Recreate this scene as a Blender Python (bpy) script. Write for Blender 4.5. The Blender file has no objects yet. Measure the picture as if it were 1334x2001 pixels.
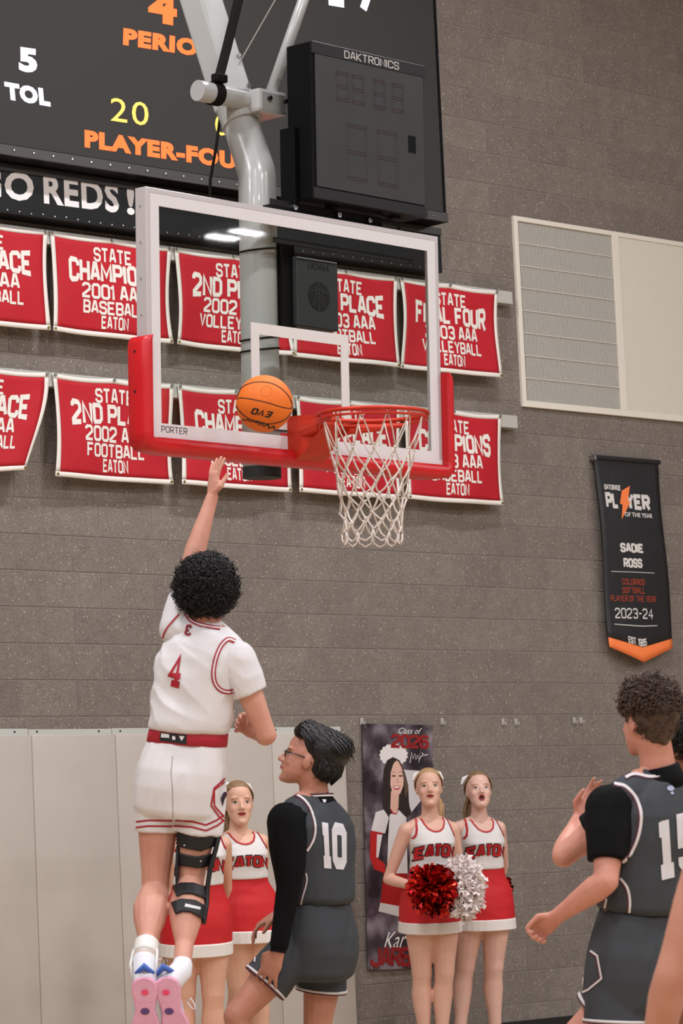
import bpy, bmesh, math, random
from mathutils import Vector, Matrix, noise
from mathutils.bvhtree import BVHTree

random.seed(7)
V = Vector
SC = bpy.context.scene
COL = SC.collection

# ------------------------------------------------------------------ camera
CF, CYAW, CPITCH, CROLL = 6347.88, 0.7896916, 0.1033738, -0.0450112
CP = V((-11.45187, -13.91001, 1.226787))
_cy, _sy, _cp, _sp = math.cos(CYAW), math.sin(CYAW), math.cos(CPITCH), math.sin(CPITCH)
CFW = V((_sy * _cp, _cy * _cp, _sp))
_r0 = V((_cy, -_sy, 0)); _u0 = _r0.cross(CFW)
_cr, _sr = math.cos(CROLL), math.sin(CROLL)
CR = _r0 * _cr + _u0 * _sr
CU = _u0 * _cr - _r0 * _sr
cam_d = bpy.data.cameras.new('camera'); cam = bpy.data.objects.new('camera', cam_d); COL.objects.link(cam)
cam.matrix_world = Matrix(((CR.x, CU.x, -CFW.x, CP.x), (CR.y, CU.y, -CFW.y, CP.y), (CR.z, CU.z, -CFW.z, CP.z), (0, 0, 0, 1)))
cam_d.sensor_fit = 'HORIZONTAL'; cam_d.sensor_width = 24.0; cam_d.lens = CF / 1334 * 24.0
cam_d.clip_end = 200
cam_d.dof.use_dof = True; cam_d.dof.focus_distance = 16.0; cam_d.dof.aperture_fstop = 8.0
SC.camera = cam

# ------------------------------------------------------------------ world, exposure
w = bpy.data.worlds.new('world'); SC.world = w; w.use_nodes = True
w.node_tree.nodes['Background'].inputs[0].default_value = (0.9, 0.95, 1, 1)
w.node_tree.nodes['Background'].inputs[1].default_value = 0.02
SC.view_settings.view_transform = 'Standard'; SC.view_settings.look = 'None'
SC.view_settings.gamma = 1; SC.view_settings.exposure = 0.0
SC.view_settings.use_curve_mapping = False
try:
    SC.cycles.use_denoising = True; SC.cycles.max_bounces = 6; SC.cycles.transparent_max_bounces = 12
    SC.cycles.sample_clamp_indirect = 4
except Exception: pass

# ------------------------------------------------------------------ helpers
def at(px, py, d):
    """world point seen at a pixel of the photograph, d metres along the optical axis"""
    return CP + (CFW + CR * ((px - 667) / CF) - CU * ((py - 1000.5) / CF)) * d
def ray(px, py):
    return (CFW + CR * ((px - 667) / CF) - CU * ((py - 1000.5) / CF)).normalized()
def aty(px, py, Y):
    r = ray(px, py); return CP + r * ((Y - CP.y) / r.y)
FH = V((CFW.x, CFW.y, 0)).normalized(); RH = V((CR.x, CR.y, 0)).normalized()
def hdir(deg):
    """horizontal direction, 0 = away from the camera, 90 = to its right"""
    a = math.radians(deg); return FH * math.cos(a) + RH * math.sin(a)

def lin(h):
    h = h.lstrip('#'); c = [int(h[i:i + 2], 16) / 255 for i in (0, 2, 4)]
    return tuple(x / 12.92 if x <= .04045 else ((x + .055) / 1.055) ** 2.4 for x in c) + (1,)
MATS = {}
def mat(name, col, rough=.6, metal=0., emit=0., noise_amt=0., nscale=20., bump=0., bscale=200., spec=.5, coat=0., sheen=0.):
    if name in MATS: return MATS[name]
    m = bpy.data.materials.new(name); m.use_nodes = True; nt = m.node_tree; N = nt.nodes; L = nt.links
    b = N['Principled BSDF']; c = lin(col) if isinstance(col, str) else tuple(col) + (1,)
    b.inputs['Base Color'].default_value = c; b.inputs['Roughness'].default_value = rough
    b.inputs['Metallic'].default_value = metal; b.inputs['Specular IOR Level'].default_value = spec
    b.inputs['Coat Weight'].default_value = coat; b.inputs['Sheen Weight'].default_value = sheen
    if emit:
        b.inputs['Emission Color'].default_value = c; b.inputs['Emission Strength'].default_value = emit
    tc = None
    if noise_amt or bump:
        tc = N.new('ShaderNodeTexCoord')
    if noise_amt:
        n = N.new('ShaderNodeTexNoise'); n.inputs['Scale'].default_value = nscale; n.inputs['Detail'].default_value = 5
        L.new(tc.outputs['Object'], n.inputs['Vector'])
        mx = N.new('ShaderNodeMix'); mx.data_type = 'RGBA'; mx.blend_type = 'MULTIPLY'; mx.inputs[0].default_value = 1
        mr = N.new('ShaderNodeMapRange'); mr.inputs[1].default_value = .25; mr.inputs[2].default_value = .75
        mr.inputs[3].default_value = 1 - noise_amt; mr.inputs[4].default_value = 1 + noise_amt
        L.new(n.outputs['Fac'], mr.inputs[0]); mx.inputs[6].default_value = c; L.new(mr.outputs[0], mx.inputs[7])
        L.new(mx.outputs[2], b.inputs['Base Color'])
    if bump:
        n2 = N.new('ShaderNodeTexNoise'); n2.inputs['Scale'].default_value = bscale; n2.inputs['Detail'].default_value = 3
        L.new(tc.outputs['Object'], n2.inputs['Vector'])
        bp = N.new('ShaderNodeBump'); bp.inputs['Strength'].default_value = bump; bp.inputs['Distance'].default_value = .01
        L.new(n2.outputs['Fac'], bp.inputs['Height']); L.new(bp.outputs[0], b.inputs['Normal'])
    MATS[name] = m; return m

ORG = {}
def org(o): return ORG.get(o.name, V((0, 0, 0)))
def tag(o, label=None, cat=None, group=None, kind=None):
    if label: o['label'] = label
    if cat: o['category'] = cat
    if group: o['group'] = group
    if kind: o['kind'] = kind
    return o
def thing(name, loc, label, cat, group=None):
    o = bpy.data.objects.new(name, None); o.empty_display_size = .1; COL.objects.link(o)
    o.location = loc; ORG[o.name] = V(loc); return tag(o, label, cat, group)
def link(name, me, m, parent=None, origin=None, smooth=False, label=None, kind=None):
    """me is in world coordinates"""
    og = org(parent) if parent else (V(origin) if origin is not None else V((0, 0, 0)))
    if og.length: me.transform(Matrix.Translation(-og))
    if m and not me.materials: me.materials.append(m)
    if smooth: me.polygons.foreach_set('use_smooth', [True] * len(me.polygons))
    o = bpy.data.objects.new(name, me); COL.objects.link(o)
    if parent: o.parent = parent
    else: o.location = og
    ORG[o.name] = og
    if label: o['label'] = label
    if kind: o['kind'] = kind
    return o

class MB:
    def __init__(s): s.v = []; s.f = []
    def add(s, vs, fs):
        o = len(s.v); s.v += [V(x) for x in vs]; s.f += [tuple(i + o for i in f) for f in fs]; return s
    def box(s, lo, hi, M=None, bev=0.):
        bm = bmesh.new(); bmesh.ops.create_cube(bm, size=1)
        lo = V(lo); hi = V(hi)
        for q in bm.verts: q.co = V([(lo[i] + hi[i]) / 2 + q.co[i] * (hi[i] - lo[i]) for i in range(3)])
        if bev: bmesh.ops.bevel(bm, geom=list(bm.edges), offset=bev, segments=2 if bev > .006 else 1, affect='EDGES', profile=.6)
        vs = [(M @ q.co) if M else q.co.copy() for q in bm.verts]; bm.verts.index_update()
        s.add(vs, [[q.index for q in f.verts] for f in bm.faces]); bm.free(); return s
    def loft(s, rings, cap=True, closed=False):
        n = len(rings[0]); o = len(s.v)
        for r in rings: s.v += [V(x) for x in r]
        m = len(rings)
        for i in range(m if closed else m - 1):
            a = o + i * n; b = o + ((i + 1) % m) * n
            for j in range(n):
                k = (j + 1) % n; s.f.append((a + j, a + k, b + k, b + j))
        if cap and not closed:
            s.f.append(tuple(o + j for j in reversed(range(n)))); s.f.append(tuple(o + (m - 1) * n + j for j in range(n)))
        return s
    def tube(s, pts, rad, n=10, round_=False, side=None, closed=False, cap=True):
        """rad: numbers or (a, b) pairs, a along the side vector"""
        pts = [V(p) for p in pts]
        if not isinstance(rad, (list, tuple)): rad = [rad] * len(pts)
        m = len(pts); tn = []
        for i in range(m):
            if closed: t = pts[(i + 1) % m] - pts[i - 1]
            else: t = pts[min(i + 1, m - 1)] - pts[max(i - 1, 0)]
            tn.append(t.normalized() if t.length > 1e-9 else V((0, 0, 1)))
        sv = V(side) if side is not None else (V((1, 0, 0)) if abs(tn[0].x) < .8 else V((0, 0, 1)))
        rings = []
        def ring(c, t, sv, a, b):
            sv = (sv - t * sv.dot(t)).normalized(); w_ = t.cross(sv)
            return [c + sv * (a * math.cos(6.28318 * k / n)) + w_ * (b * math.sin(6.28318 * k / n)) for k in range(n)], sv
        def ab(r): return r if isinstance(r, (tuple, list)) else (r, r)
        for i in range(m):
            a, b = ab(rad[i])
            if round_ and i == 0:
                for q in (1.0, .7, .35):
                    c = pts[0] - tn[0] * (min(a, b) * math.sin(q * 1.5)); k = math.cos(q * 1.5)
                    rr, sv = ring(c, tn[0], sv, a * k, b * k); rings.append(rr)
            rr, sv = ring(pts[i], tn[i], sv, a, b); rings.append(rr)
            if round_ and i == m - 1:
                for q in (.35, .7, 1.0):
                    c = pts[i] + tn[i] * (min(a, b) * math.sin(q * 1.5)); k = math.cos(q * 1.5)
                    rr, sv = ring(c, tn[i], sv, a * k, b * k); rings.append(rr)
        return s.loft(rings, cap and not closed, closed)
    def ell(s, c, r, ax=None, n=14, m=10):
        """ellipsoid, ax = (x, y, z) axes"""
        c = V(c); X, Y, Z = ax if ax else (V((1, 0, 0)), V((0, 1, 0)), V((0, 0, 1)))
        r = r if isinstance(r, (tuple, list)) else (r, r, r)
        rings = []
        for i in range(1, m):
            ph = math.pi * i / m; z = -math.cos(ph); q = math.sin(ph)
            rings.append([c + X * (r[0] * q * math.cos(6.28318 * k / n)) + Y * (r[1] * q * math.sin(6.28318 * k / n)) + Z * (r[2] * z) for k in range(n)])
        return s.loft(rings, True)
    def mesh(s, name='m'):
        me = bpy.data.meshes.new(name); me.from_pydata([tuple(x) for x in s.v], [], s.f); me.update(); return me
    def build(s, name, m, parent=None, origin=None, smooth=False, label=None, kind=None):
        return link(name, s.mesh(name), m, parent, origin, smooth, label, kind)

def frame_M(o, x, y, z):
    return Matrix(((x.x, y.x, z.x, o.x), (x.y, y.y, z.y, o.y), (x.z, y.z, z.z, o.z), (0, 0, 0, 1)))

# ------------------------------------------------------------------ lettering
OCT = '0.8,0 0,.8 0,5.2 .8,6 3.2,6 4,5.2 4,.8 3.2,0 .8,0'
GL = {'A': '0,0 1.5,6 2.5,6 4,0|.5,1.8 3.5,1.8', 'B': '0,0 0,6 3.2,6 4,5.2 4,3.8 3.2,3 0,3|3.2,3 4,2.2 4,.8 3.2,0 -.4,0',
 'C': '4,4.2 4,5.2 3.2,6 .8,6 0,5.2 0,.8 .8,0 3.2,0 4,.8 4,1.8', 'D': '-.4,0 3,0 4,1 4,5 3,6 -.4,6|0,0 0,6',
 'E': '4,6 0,6 0,0 4,0|0,3 3.2,3', 'F': '4,6 0,6 0,-.4|0,3 3.2,3', 'G': '4,4.4 4,5.2 3.2,6 .8,6 0,5.2 0,.8 .8,0 3.2,0 4,.8 4,2.8 2.2,2.8',
 'H': '0,-.4 0,6.4|4,-.4 4,6.4|0,3 4,3', 'I': '0,-.4 0,6.4', 'J': '4,6.4 4,.8 3.2,0 .8,0 0,.8 0,2', 'K': '0,-.4 0,6.4|4,6.4 .4,3 4,-.4',
 'L': '0,6.4 0,0 3.8,0', 'M': '0,-.4 0,6 2.4,1.6 4.8,6 4.8,-.4', 'N': '0,-.4 0,6 4,0 4,6.4', 'O': OCT, 'P': '0,-.4 0,6 3.2,6 4,5.2 4,3.4 3.2,2.6 0,2.6',
 'R': '0,-.4 0,6 3.2,6 4,5.2 4,3.6 3.2,2.8 0,2.8|2,2.8 4,-.4', 'S': '4,4.4 4,5.2 3.2,6 .8,6 0,5.2 0,3.9 .8,3.1 3.2,2.9 4,2.1 4,.8 3.2,0 .8,0 0,.8 0,1.6',
 'T': '-.2,6 4.2,6|2,6 2,-.4', 'U': '0,6.4 0,.8 .8,0 3.2,0 4,.8 4,6.4', 'V': '0,6.4 2,0 4,6.4', 'W': '0,6.4 1.2,0 2.6,5 4,0 5.2,6.4',
 'Y': '0,6.4 2,3 4,6.4|2,3 2,-.4', '0': OCT, '1': '-.6,4.8 .8,6 .8,-.4', '2': '0,4.6 0,5.2 .8,6 3.2,6 4,5.2 4,3.6 0,.8 0,0 4.2,0',
 '3': '0,5 .8,6 3.2,6 4,5.2 4,3.8 3.2,3 1.4,3|3.2,3 4,2.2 4,.8 3.2,0 .8,0 0,1', '4': '3,-.4 3,6 0,1.8 4.4,1.8', '5': '4,6 0,6 0,3.5 3.2,3.5 4,2.7 4,.8 3.2,0 .8,0 0,.8 0,1.4',
 '6': '4,4.8 4,5.2 3.2,6 .8,6 0,5.2 0,.8 .8,0 3.2,0 4,.8 4,2.6 3.2,3.4 0,3.4', '7': '0,6 4,6 1.4,-.4', '8': '.8,3 0,3.8 0,5.2 .8,6 3.2,6 4,5.2 4,3.8 3.2,3 .8,3 0,2.2 0,.8 .8,0 3.2,0 4,.8 4,2.2 3.2,3',
 '9': '4,2.6 .8,2.6 0,3.4 0,5.2 .8,6 3.2,6 4,5.2 4,.8 3.2,0 .8,0 0,1', '-': '0,3 2.6,3', '.': '0,0 0,.5', '!': '0,6.4 0,2|0,.6 0,-.4', 'Z': '0,6 4,6 0,0 4,0', 'X': '0,6.4 4,-.4|4,6.4 0,-.4',
 'f4': '3,-.2 3,6 0,1.8 4.6,1.8|1.2,0 4.8,0', 's1': '.1,5.5 1.5,5.5|1.6,6.6 1.6,0|0,0 3.2,0', 's5': '4,6 0,6 0,3.5 3.2,3.5 4,2.7 4,.8 3.2,0 .8,0 0,.8 0,1.4',
 'E3': '4,4.6 3.2,6 1,6 .2,5 .4,3.8 1.6,3.1 2.6,3.1|1.6,3.1 .2,2.4 0,1 1,0 3.2,0 4.2,1.2'}
def strip(pts, w):
    """mitred strip polygons for a polyline, returned as quads (2-D)"""
    closed = (V(pts[0]) - V(pts[-1])).length < 1e-4; P = [V((p[0], p[1])) for p in pts]
    if closed: P = P[:-1]
    n = len(P); L, R_ = [], []
    for i in range(n):
        a = P[i - 1] if (closed or i > 0) else None; b = P[(i + 1) % n] if (closed or i < n - 1) else None
        d1 = (P[i] - a).normalized() if a is not None else None; d2 = (b - P[i]).normalized() if b is not None else None
        if d1 is None: d1 = d2
        if d2 is None: d2 = d1
        n1 = V((-d1.y, d1.x)); n2 = V((-d2.y, d2.x)); m = n1 + n2
        m = m.normalized() if m.length > 1e-6 else n1
        k = min(1 / max(.35, m.dot(n1)), 1.38); L.append(P[i] + m * (w / 2 * k)); R_.append(P[i] - m * (w / 2 * k))
    q = []
    for i in range(n if closed else n - 1):
        j = (i + 1) % n; q.append((L[i], R_[i], R_[j], L[j]))
    return q
def block_text(s, w=1.25, gap=1.7, glyphs=None, refw=None):
    """quads in a box 0..1 x 0..1"""
    x = 0; Q = []
    for ch in (glyphs or s):
        if ch == ' ': x += 2.6; continue
        g = GL[ch]; mxx = 0
        for k, pl in enumerate(g.split('|')):
            pts = [tuple(float(t) for t in p.split(',')) for p in pl.split()]
            mxx = max(mxx, max(p[0] for p in pts))
            for q in strip(pts, w): Q.append(([(v.x + x, v.y) for v in q], k))
        x += mxx + gap + (.3 if ch == 'I' else 0)
    x -= gap
    w = refw or w; lo, hi = -w / 2, x + w / 2; yb, yt = -w / 2, 6 + w / 2
    return [([((a - lo) / (hi - lo), (b - yb) / (yt - yb)) for a, b in q], k) for q, k in Q], (hi - lo) / (yt - yb)
_fc = {}
def font_text(s, bold=0., shear=0., space=1.):
    key = (s, bold, shear, space)
    if key in _fc: return _fc[key]
    c = bpy.data.curves.new('t', 'FONT'); c.body = s; c.size = 1; c.offset = bold; c.shear = shear; c.space_character = space
    c.resolution_u = 3; c.fill_mode = 'FRONT'
    o = bpy.data.objects.new('t', c); COL.objects.link(o)
    dg = bpy.context.evaluated_depsgraph_get(); me = bpy.data.meshes.new_from_object(o.evaluated_get(dg))
    vs = [(v.co.x, v.co.y) for v in me.vertices]; fs = [tuple(p.vertices) for p in me.polygons]
    bpy.data.objects.remove(o); bpy.data.meshes.remove(me); bpy.data.curves.remove(c)
    x0 = min(v[0] for v in vs); x1 = max(v[0] for v in vs); y0 = min(v[1] for v in vs); y1 = max(v[1] for v in vs)
    r = ([([((vs[i][0] - x0) / (x1 - x0), (vs[i][1] - y0) / (y1 - y0)) for i in f], 0) for f in fs], (x1 - x0) / (y1 - y0))
    _fc[key] = r; return r
def put(mb, Q, fn, eps=.0004):
    """Q polygons in the unit box, fn maps (x, y, lift) to the world"""
    for q, k in Q:
        mb.add([fn(x, y, k * eps) for x, y in q], [tuple(range(len(q)))])
def subdiv(mb, L):
    """split long edges so that a flat shape can follow a surface"""
    me = mb.mesh(); bm = bmesh.new(); bm.from_mesh(me); bpy.data.meshes.remove(me)
    bmesh.ops.remove_doubles(bm, verts=bm.verts, dist=1e-6)
    bmesh.ops.triangulate(bm, faces=bm.faces)
    for it in range(7):
        es = [e for e in bm.edges if e.calc_length() > L]
        if not es: break
        bmesh.ops.subdivide_edges(bm, edges=es, cuts=1)
        bmesh.ops.triangulate(bm, faces=[f for f in bm.faces if len(f.verts) > 3])
    bm.verts.index_update(); r = MB(); r.add([v.co.copy() for v in bm.verts], [[v.index for v in f.verts] for f in bm.faces]); bm.free(); return r

# ------------------------------------------------------------------ ceiling lamps
def lamps():
    hm = mat('lamp_housing', '#c8c8c8', .4)
    mb = MB().box((-.62, -.2, 0), (.62, .2, .09), bev=.01); me = mb.mesh('lamp'); me.materials.append(hm)
    ld = bpy.data.lights.new('gym_lamp', 'AREA'); ld.shape = 'RECTANGLE'; ld.size = 1.15; ld.size_y = .34; ld.energy = LAMP_W
    ld.color = (.965, .955, 1)
    pts = [(x, y) for y in (-3.6, -9.5, -15.5, -22) for x in (-15, -9.5, -4, 1.5, 7.5, 13) if not (x > 7 and y > -5)]
    # the pair seen mirrored in the glass
    nb = BM.col[1].xyz.normalized()
    for px, py in ((434, 463), (482, 453)):
        d = ray(px, py); o_ = BM.translation; hit = CP + d * ((o_ - CP).dot(nb) / d.dot(nb)); r = d - nb * (2 * d.dot(nb)); t = (8.55 - hit.z) / r.z
        
        if t > 0: p = hit + r * t; pts.append((p.x, p.y))
    for i, (x, y) in enumerate(pts):
        extra = i >= len(pts) - 2
        root = thing('ceiling_lamp', (x, y, 8.55), 'long white ceiling lamp hanging over the court' if not extra else 'short ceiling lamp mirrored in the top of the backboard glass, %s of two' % ('left' if i == len(pts) - 2 else 'right'), 'lamp', 'ceiling lamps over the court')
        o = bpy.data.objects.new('housing', me); COL.objects.link(o); o.parent = root
        if extra: 
            me2 = MB().box((-.4, -.2, 0), (.4, .2, .09), bev=.01).mesh(); me2.materials.append(hm); o.data = me2
        l = bpy.data.objects.new('gym_lamp', ld if not extra else LD2(ld)); COL.objects.link(l); l.parent = root; l.location = (0, 0, -.01)
def LD2(ld):
    d = ld.copy(); d.size = .52; d.size_y = .20; d.energy = 28; return d
LAMP_W = 245

# backboard pose: parallel to the wall and a little askew, as it hangs
def _pose(a, b, c, o):
    Z = Matrix.Rotation(a, 4, 'Z'); X = Matrix.Rotation(b, 4, 'X'); Y = Matrix.Rotation(c, 4, 'Y')
    return Matrix.Translation(o) @ Z @ X @ Y
BM = _pose(.015, .024, .013, V((-1.505, -3.82, 2.968)))
lamps()

# ------------------------------------------------------------------ setting
C8 = .2032; BL = .4064
def wall_material(name, bricktex):
    m = bpy.data.materials.new(name); m.use_nodes = True; nt = m.node_tree; N = nt.nodes; L = nt.links; b = N['Principled BSDF']
    b.inputs['Roughness'].default_value = .8; b.inputs['Specular IOR Level'].default_value = .25
    g = N.new('ShaderNodeNewGeometry')
    def nz(scale, det=2):
        n = N.new('ShaderNodeTexNoise'); n.inputs['Scale'].default_value = scale; n.inputs['Detail'].default_value = det; L.new(g.outputs['Position'], n.inputs['Vector']); return n
    # per-block tone from the block's own cell
    sx = N.new('ShaderNodeSeparateXYZ'); L.new(g.outputs['Position'], sx.inputs[0])
    def mth(op, a, b_=None, c=None):
        n = N.new('ShaderNodeMath'); n.operation = op
        for i, x in enumerate((a, b_, c)):
            if x is None: continue
            if isinstance(x, (int, float)): n.inputs[i].default_value = x
            else: L.new(x, n.inputs[i])
        return n.outputs[0]
    row = mth('FLOOR', mth('DIVIDE', sx.outputs['Z'], C8))
    off = mth('MULTIPLY', mth('MODULO', row, 2), .5)
    colm = mth('FLOOR', mth('SUBTRACT', mth('DIVIDE', sx.outputs['X'], BL), off))
    cx = N.new('ShaderNodeCombineXYZ'); L.new(row, cx.inputs[0]); L.new(colm, cx.inputs[1])
    wn = N.new('ShaderNodeTexWhiteNoise'); wn.noise_dimensions = '2D'; L.new(cx.outputs[0], wn.inputs['Vector'])
    base = N.new('ShaderNodeValToRGB'); cr = base.color_ramp
    cr.elements[0].color = lin('#7a726b'); cr.elements[1].color = lin('#837b73'); L.new(wn.outputs['Value'], base.inputs[0])
    v = N.new('ShaderNodeTexVoronoi'); v.inputs['Scale'].default_value = 210; L.new(g.outputs['Position'], v.inputs['Vector'])
    r1 = N.new('ShaderNodeValToRGB'); e = r1.color_ramp
    e.elements[0].position = 0; e.elements[0].color = (.78, .76, .75, 1); e.elements[1].position = 1; e.elements[1].color = (1.38, 1.38, 1.40, 1)
    for p, c in ((.35, (.82, .80, .78, 1)), (.6, (1.04, 1.03, 1.02, 1)), (.88, (1.15, 1.13, 1.1, 1))):
        q = e.elements.new(p); q.color = c
    sc = N.new('ShaderNodeSeparateColor'); L.new(v.outputs['Color'], sc.inputs[0]); L.new(sc.outputs[0], r1.inputs[0])
    mx = N.new('ShaderNodeMix'); mx.data_type = 'RGBA'; mx.blend_type = 'MULTIPLY'; mx.inputs[0].default_value = 1
    L.new(base.outputs[0], mx.inputs[6]); L.new(r1.outputs[0], mx.inputs[7])
    n2 = nz(9, 4); mr = N.new('ShaderNodeMapRange'); mr.inputs[1].default_value = .3; mr.inputs[2].default_value = .7; mr.inputs[3].default_value = .92; mr.inputs[4].default_value = 1.08; L.new(n2.outputs['Fac'], mr.inputs[0])
    mx2 = N.new('ShaderNodeMix'); mx2.data_type = 'RGBA'; mx2.blend_type = 'MULTIPLY'; mx2.inputs[0].default_value = 1
    L.new(mx.outputs[2], mx2.inputs[6]); L.new(mr.outputs[0], mx2.inputs[7])
    # bright grit
    v2 = N.new('ShaderNodeTexVoronoi'); v2.inputs['Scale'].default_value = 75; L.new(g.outputs['Position'], v2.inputs['Vector'])
    s2 = N.new('ShaderNodeSeparateColor'); L.new(v2.outputs['Color'], s2.inputs[0])
    spot = mth('MULTIPLY', mth('GREATER_THAN', s2.outputs[1], .965), mth('LESS_THAN', v2.outputs['Distance'], .30))
    mx3 = N.new('ShaderNodeMix'); mx3.data_type = 'RGBA'; L.new(spot, mx3.inputs[0]); L.new(mx2.outputs[2], mx3.inputs[6]); mx3.inputs[7].default_value = lin('#b9ada0')
    out = mx3.outputs[2]
    if bricktex:
        fz = mth('FRACT', mth('DIVIDE', sx.outputs['Z'], C8)); fx = mth('FRACT', mth('SUBTRACT', mth('DIVIDE', sx.outputs['X'], BL), off))
        jt = mth('MAXIMUM', mth('GREATER_THAN', mth('ABSOLUTE', mth('SUBTRACT', fz, .5)), .476), mth('GREATER_THAN', mth('ABSOLUTE', mth('SUBTRACT', fx, .5)), .488))
        mx4 = N.new('ShaderNodeMix'); mx4.data_type = 'RGBA'; L.new(jt, mx4.inputs[0]); L.new(out, mx4.inputs[6]); mx4.inputs[7].default_value = lin('#8b8075'); out = mx4.outputs[2]
    L.new(out, b.inputs['Base Color'])
    bp = N.new('ShaderNodeBump'); bp.inputs['Strength'].default_value = .35; bp.inputs['Distance'].default_value = .004
    L.new(sc.outputs[1], bp.inputs['Height']); L.new(bp.outputs[0], b.inputs['Normal'])
    return m
M_block = wall_material('ground_face_block', False)
M_wallfar = wall_material('block_wall_beyond', True)
M_mortar = mat('mortar', '#8a827b', .9, noise_amt=.15, nscale=60)

XL, XR, YB, ZC = -22., 23., -31., 8.75
wb = MB(); wb.box((XL, .004, 0), (XR, .25, ZC)); wall = wb.build('wall_back', M_wallfar, kind='structure')
BX0, BX1, BZ1 = -2.4384, 8.1280, 8.128
pm = MB(); pm.box((BX0, .002, 0), (BX1, .02, BZ1)).build('mortar_bed', M_mortar, wall)
def proj(p):
    d = p - CP; z = d.dot(CFW); return 667 + CF * d.dot(CR) / z, 1000.5 - CF * d.dot(CU) / z
def blocks():
    G = .0036
    def bx(w_, mb, x, z):
        return mb.box((x + G, -.0015, z + G), (x + w_ - G, .012, z + C8 - G), bev=.0016)
    me = bx(BL, MB(), 0, 0).mesh('block'); me.materials.append(M_block)
    seen, rest = [], MB()
    for n in range(40):
        z = n * C8; off = 0 if n % 2 == 0 else BL / 2
        k = math.ceil((BX0 - off) / BL - 1e-6)
        if off: bx(BL / 2, rest, BX0, z)
        while off + (k + 1) * BL <= BX1 + 1e-6:
            x = off + k * BL; px, py = proj(V((x + BL / 2, 0, z + C8 / 2)))
            vis = -60 < px < 1394 and -40 < py < 2041
            hid = (z + C8 < 1.93 and x + BL < 2.46) or (z > 5.15 and x + BL < 3.25) or (z > 4.15 and z < 4.62 and .26 < x and x + BL < 4.0) or (3.36 < z < 3.8 and x + BL < 3.95)
            (seen.append((x, z)) if vis and not hid else bx(BL, rest, x, z)); k += 1
        if off and off + k * BL < BX1 - .01: bx(BL / 2, rest, off + k * BL, z)
    seen.sort(key=lambda q: q[0] * .7 - .1 * q[1])
    for x, z in seen[:300]:
        o = bpy.data.objects.new('block', me); COL.objects.link(o); o.parent = wall; o.location = (x, 0, z)
    for x, z in seen[300:]: bx(BL, rest, x, z)
    rest.build('block_courses', M_block, wall, kind='stuff')
blocks()

M_paint = mat('painted_wall', '#8f867c', .8, noise_amt=.05, nscale=3)
MB().box((XL - .2, YB, 0), (XL, .25, ZC)).build('wall_left', M_paint, kind='structure')
MB().box((XR, YB, 0), (XR + .2, .25, ZC)).build('wall_right', M_paint, kind='structure')
MB().box((XL, YB - .2, 0), (XR, YB, ZC)).build('wall_front', M_paint, kind='structure')
MB().box((XL, YB, ZC), (XR, .25, ZC + .2)).build('ceiling', mat('ceiling_deck', '#6e6a66', .85), kind='structure')
def floor_material():
    m = bpy.data.materials.new('maple_floor'); m.use_nodes = True; N = m.node_tree.nodes; L = m.node_tree.links; b = N['Principled BSDF']
    g = N.new('ShaderNodeNewGeometry'); br = N.new('ShaderNodeTexBrick'); L.new(g.outputs['Position'], br.inputs['Vector'])
    br.inputs['Scale'].default_value = 1; br.inputs['Brick Width'].default_value = 1.3; br.inputs['Row Height'].default_value = .057; br.inputs['Mortar Size'].default_value = .0008
    br.inputs['Color1'].default_value = lin('#c2ab8c'); br.inputs['Color2'].default_value = lin('#b39a7a'); br.inputs['Mortar'].default_value = lin('#6d4f33')
    L.new(br.outputs[0], b.inputs['Base Color']); b.inputs['Roughness'].default_value = .3; return m
MB().box((XL, YB, -.1), (XR, 0, 0)).build('floor', floor_material(), kind='structure')
MB().box((2.6, -.012, .0), (XR, 0, .1)).box((2.6, -.03, 0), (XR, -.012, .014)).build('baseboard_back', mat('black_rubber', '#161618', .5), kind='structure')

# ------------------------------------------------------------------ wall pads
def pads():
    mp = mat('pad_vinyl', '#bcb4aa', .45, noise_amt=.035, nscale=4, bump=.05, bscale=30); mf = mat('pad_flange', '#bfc0b8', .5); ms = mat('screw_dark', '#2a2a2a', .4, .6)
    words = ['cut off by the left edge', 'second from the left edge, nothing before it', 'directly behind the jumping player', 'behind the two far cheerleaders', 'at the right end of the row, behind the player in glasses']
    for i in range(-1, 4):
        x0 = .031 + .6096 * i - .0; x1 = x0 + .6096
        x0 -= .0; o = V(((x0 + x1) / 2, 0, .1))
        mb = MB(); mb.box((x0 + .0015, -.05, .1), (x1 - .0015, -.004, 1.93), bev=.007)
        t = mb.build('wall_pad', mp, None, o, True)
        tag(t, 'beige vinyl wall pad ' + words[i + 1], 'wall pad', 'beige wall pads along the wall')
        dz = (.004, .0, .003, -.003, .002, 0, .001)[i + 1]
        MB().box((x0 + .01, -.010, 1.925), (x1 + .006, -.004, 1.962 + dz), bev=.001).build('nailing_strip', mf, t)
        for s in (.07, .52):
            MB().tube([(x0 + s, -.012, 1.949), (x0 + s, -.008, 1.949)], .006, 8).build('screw', ms, t)
pads()

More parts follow.
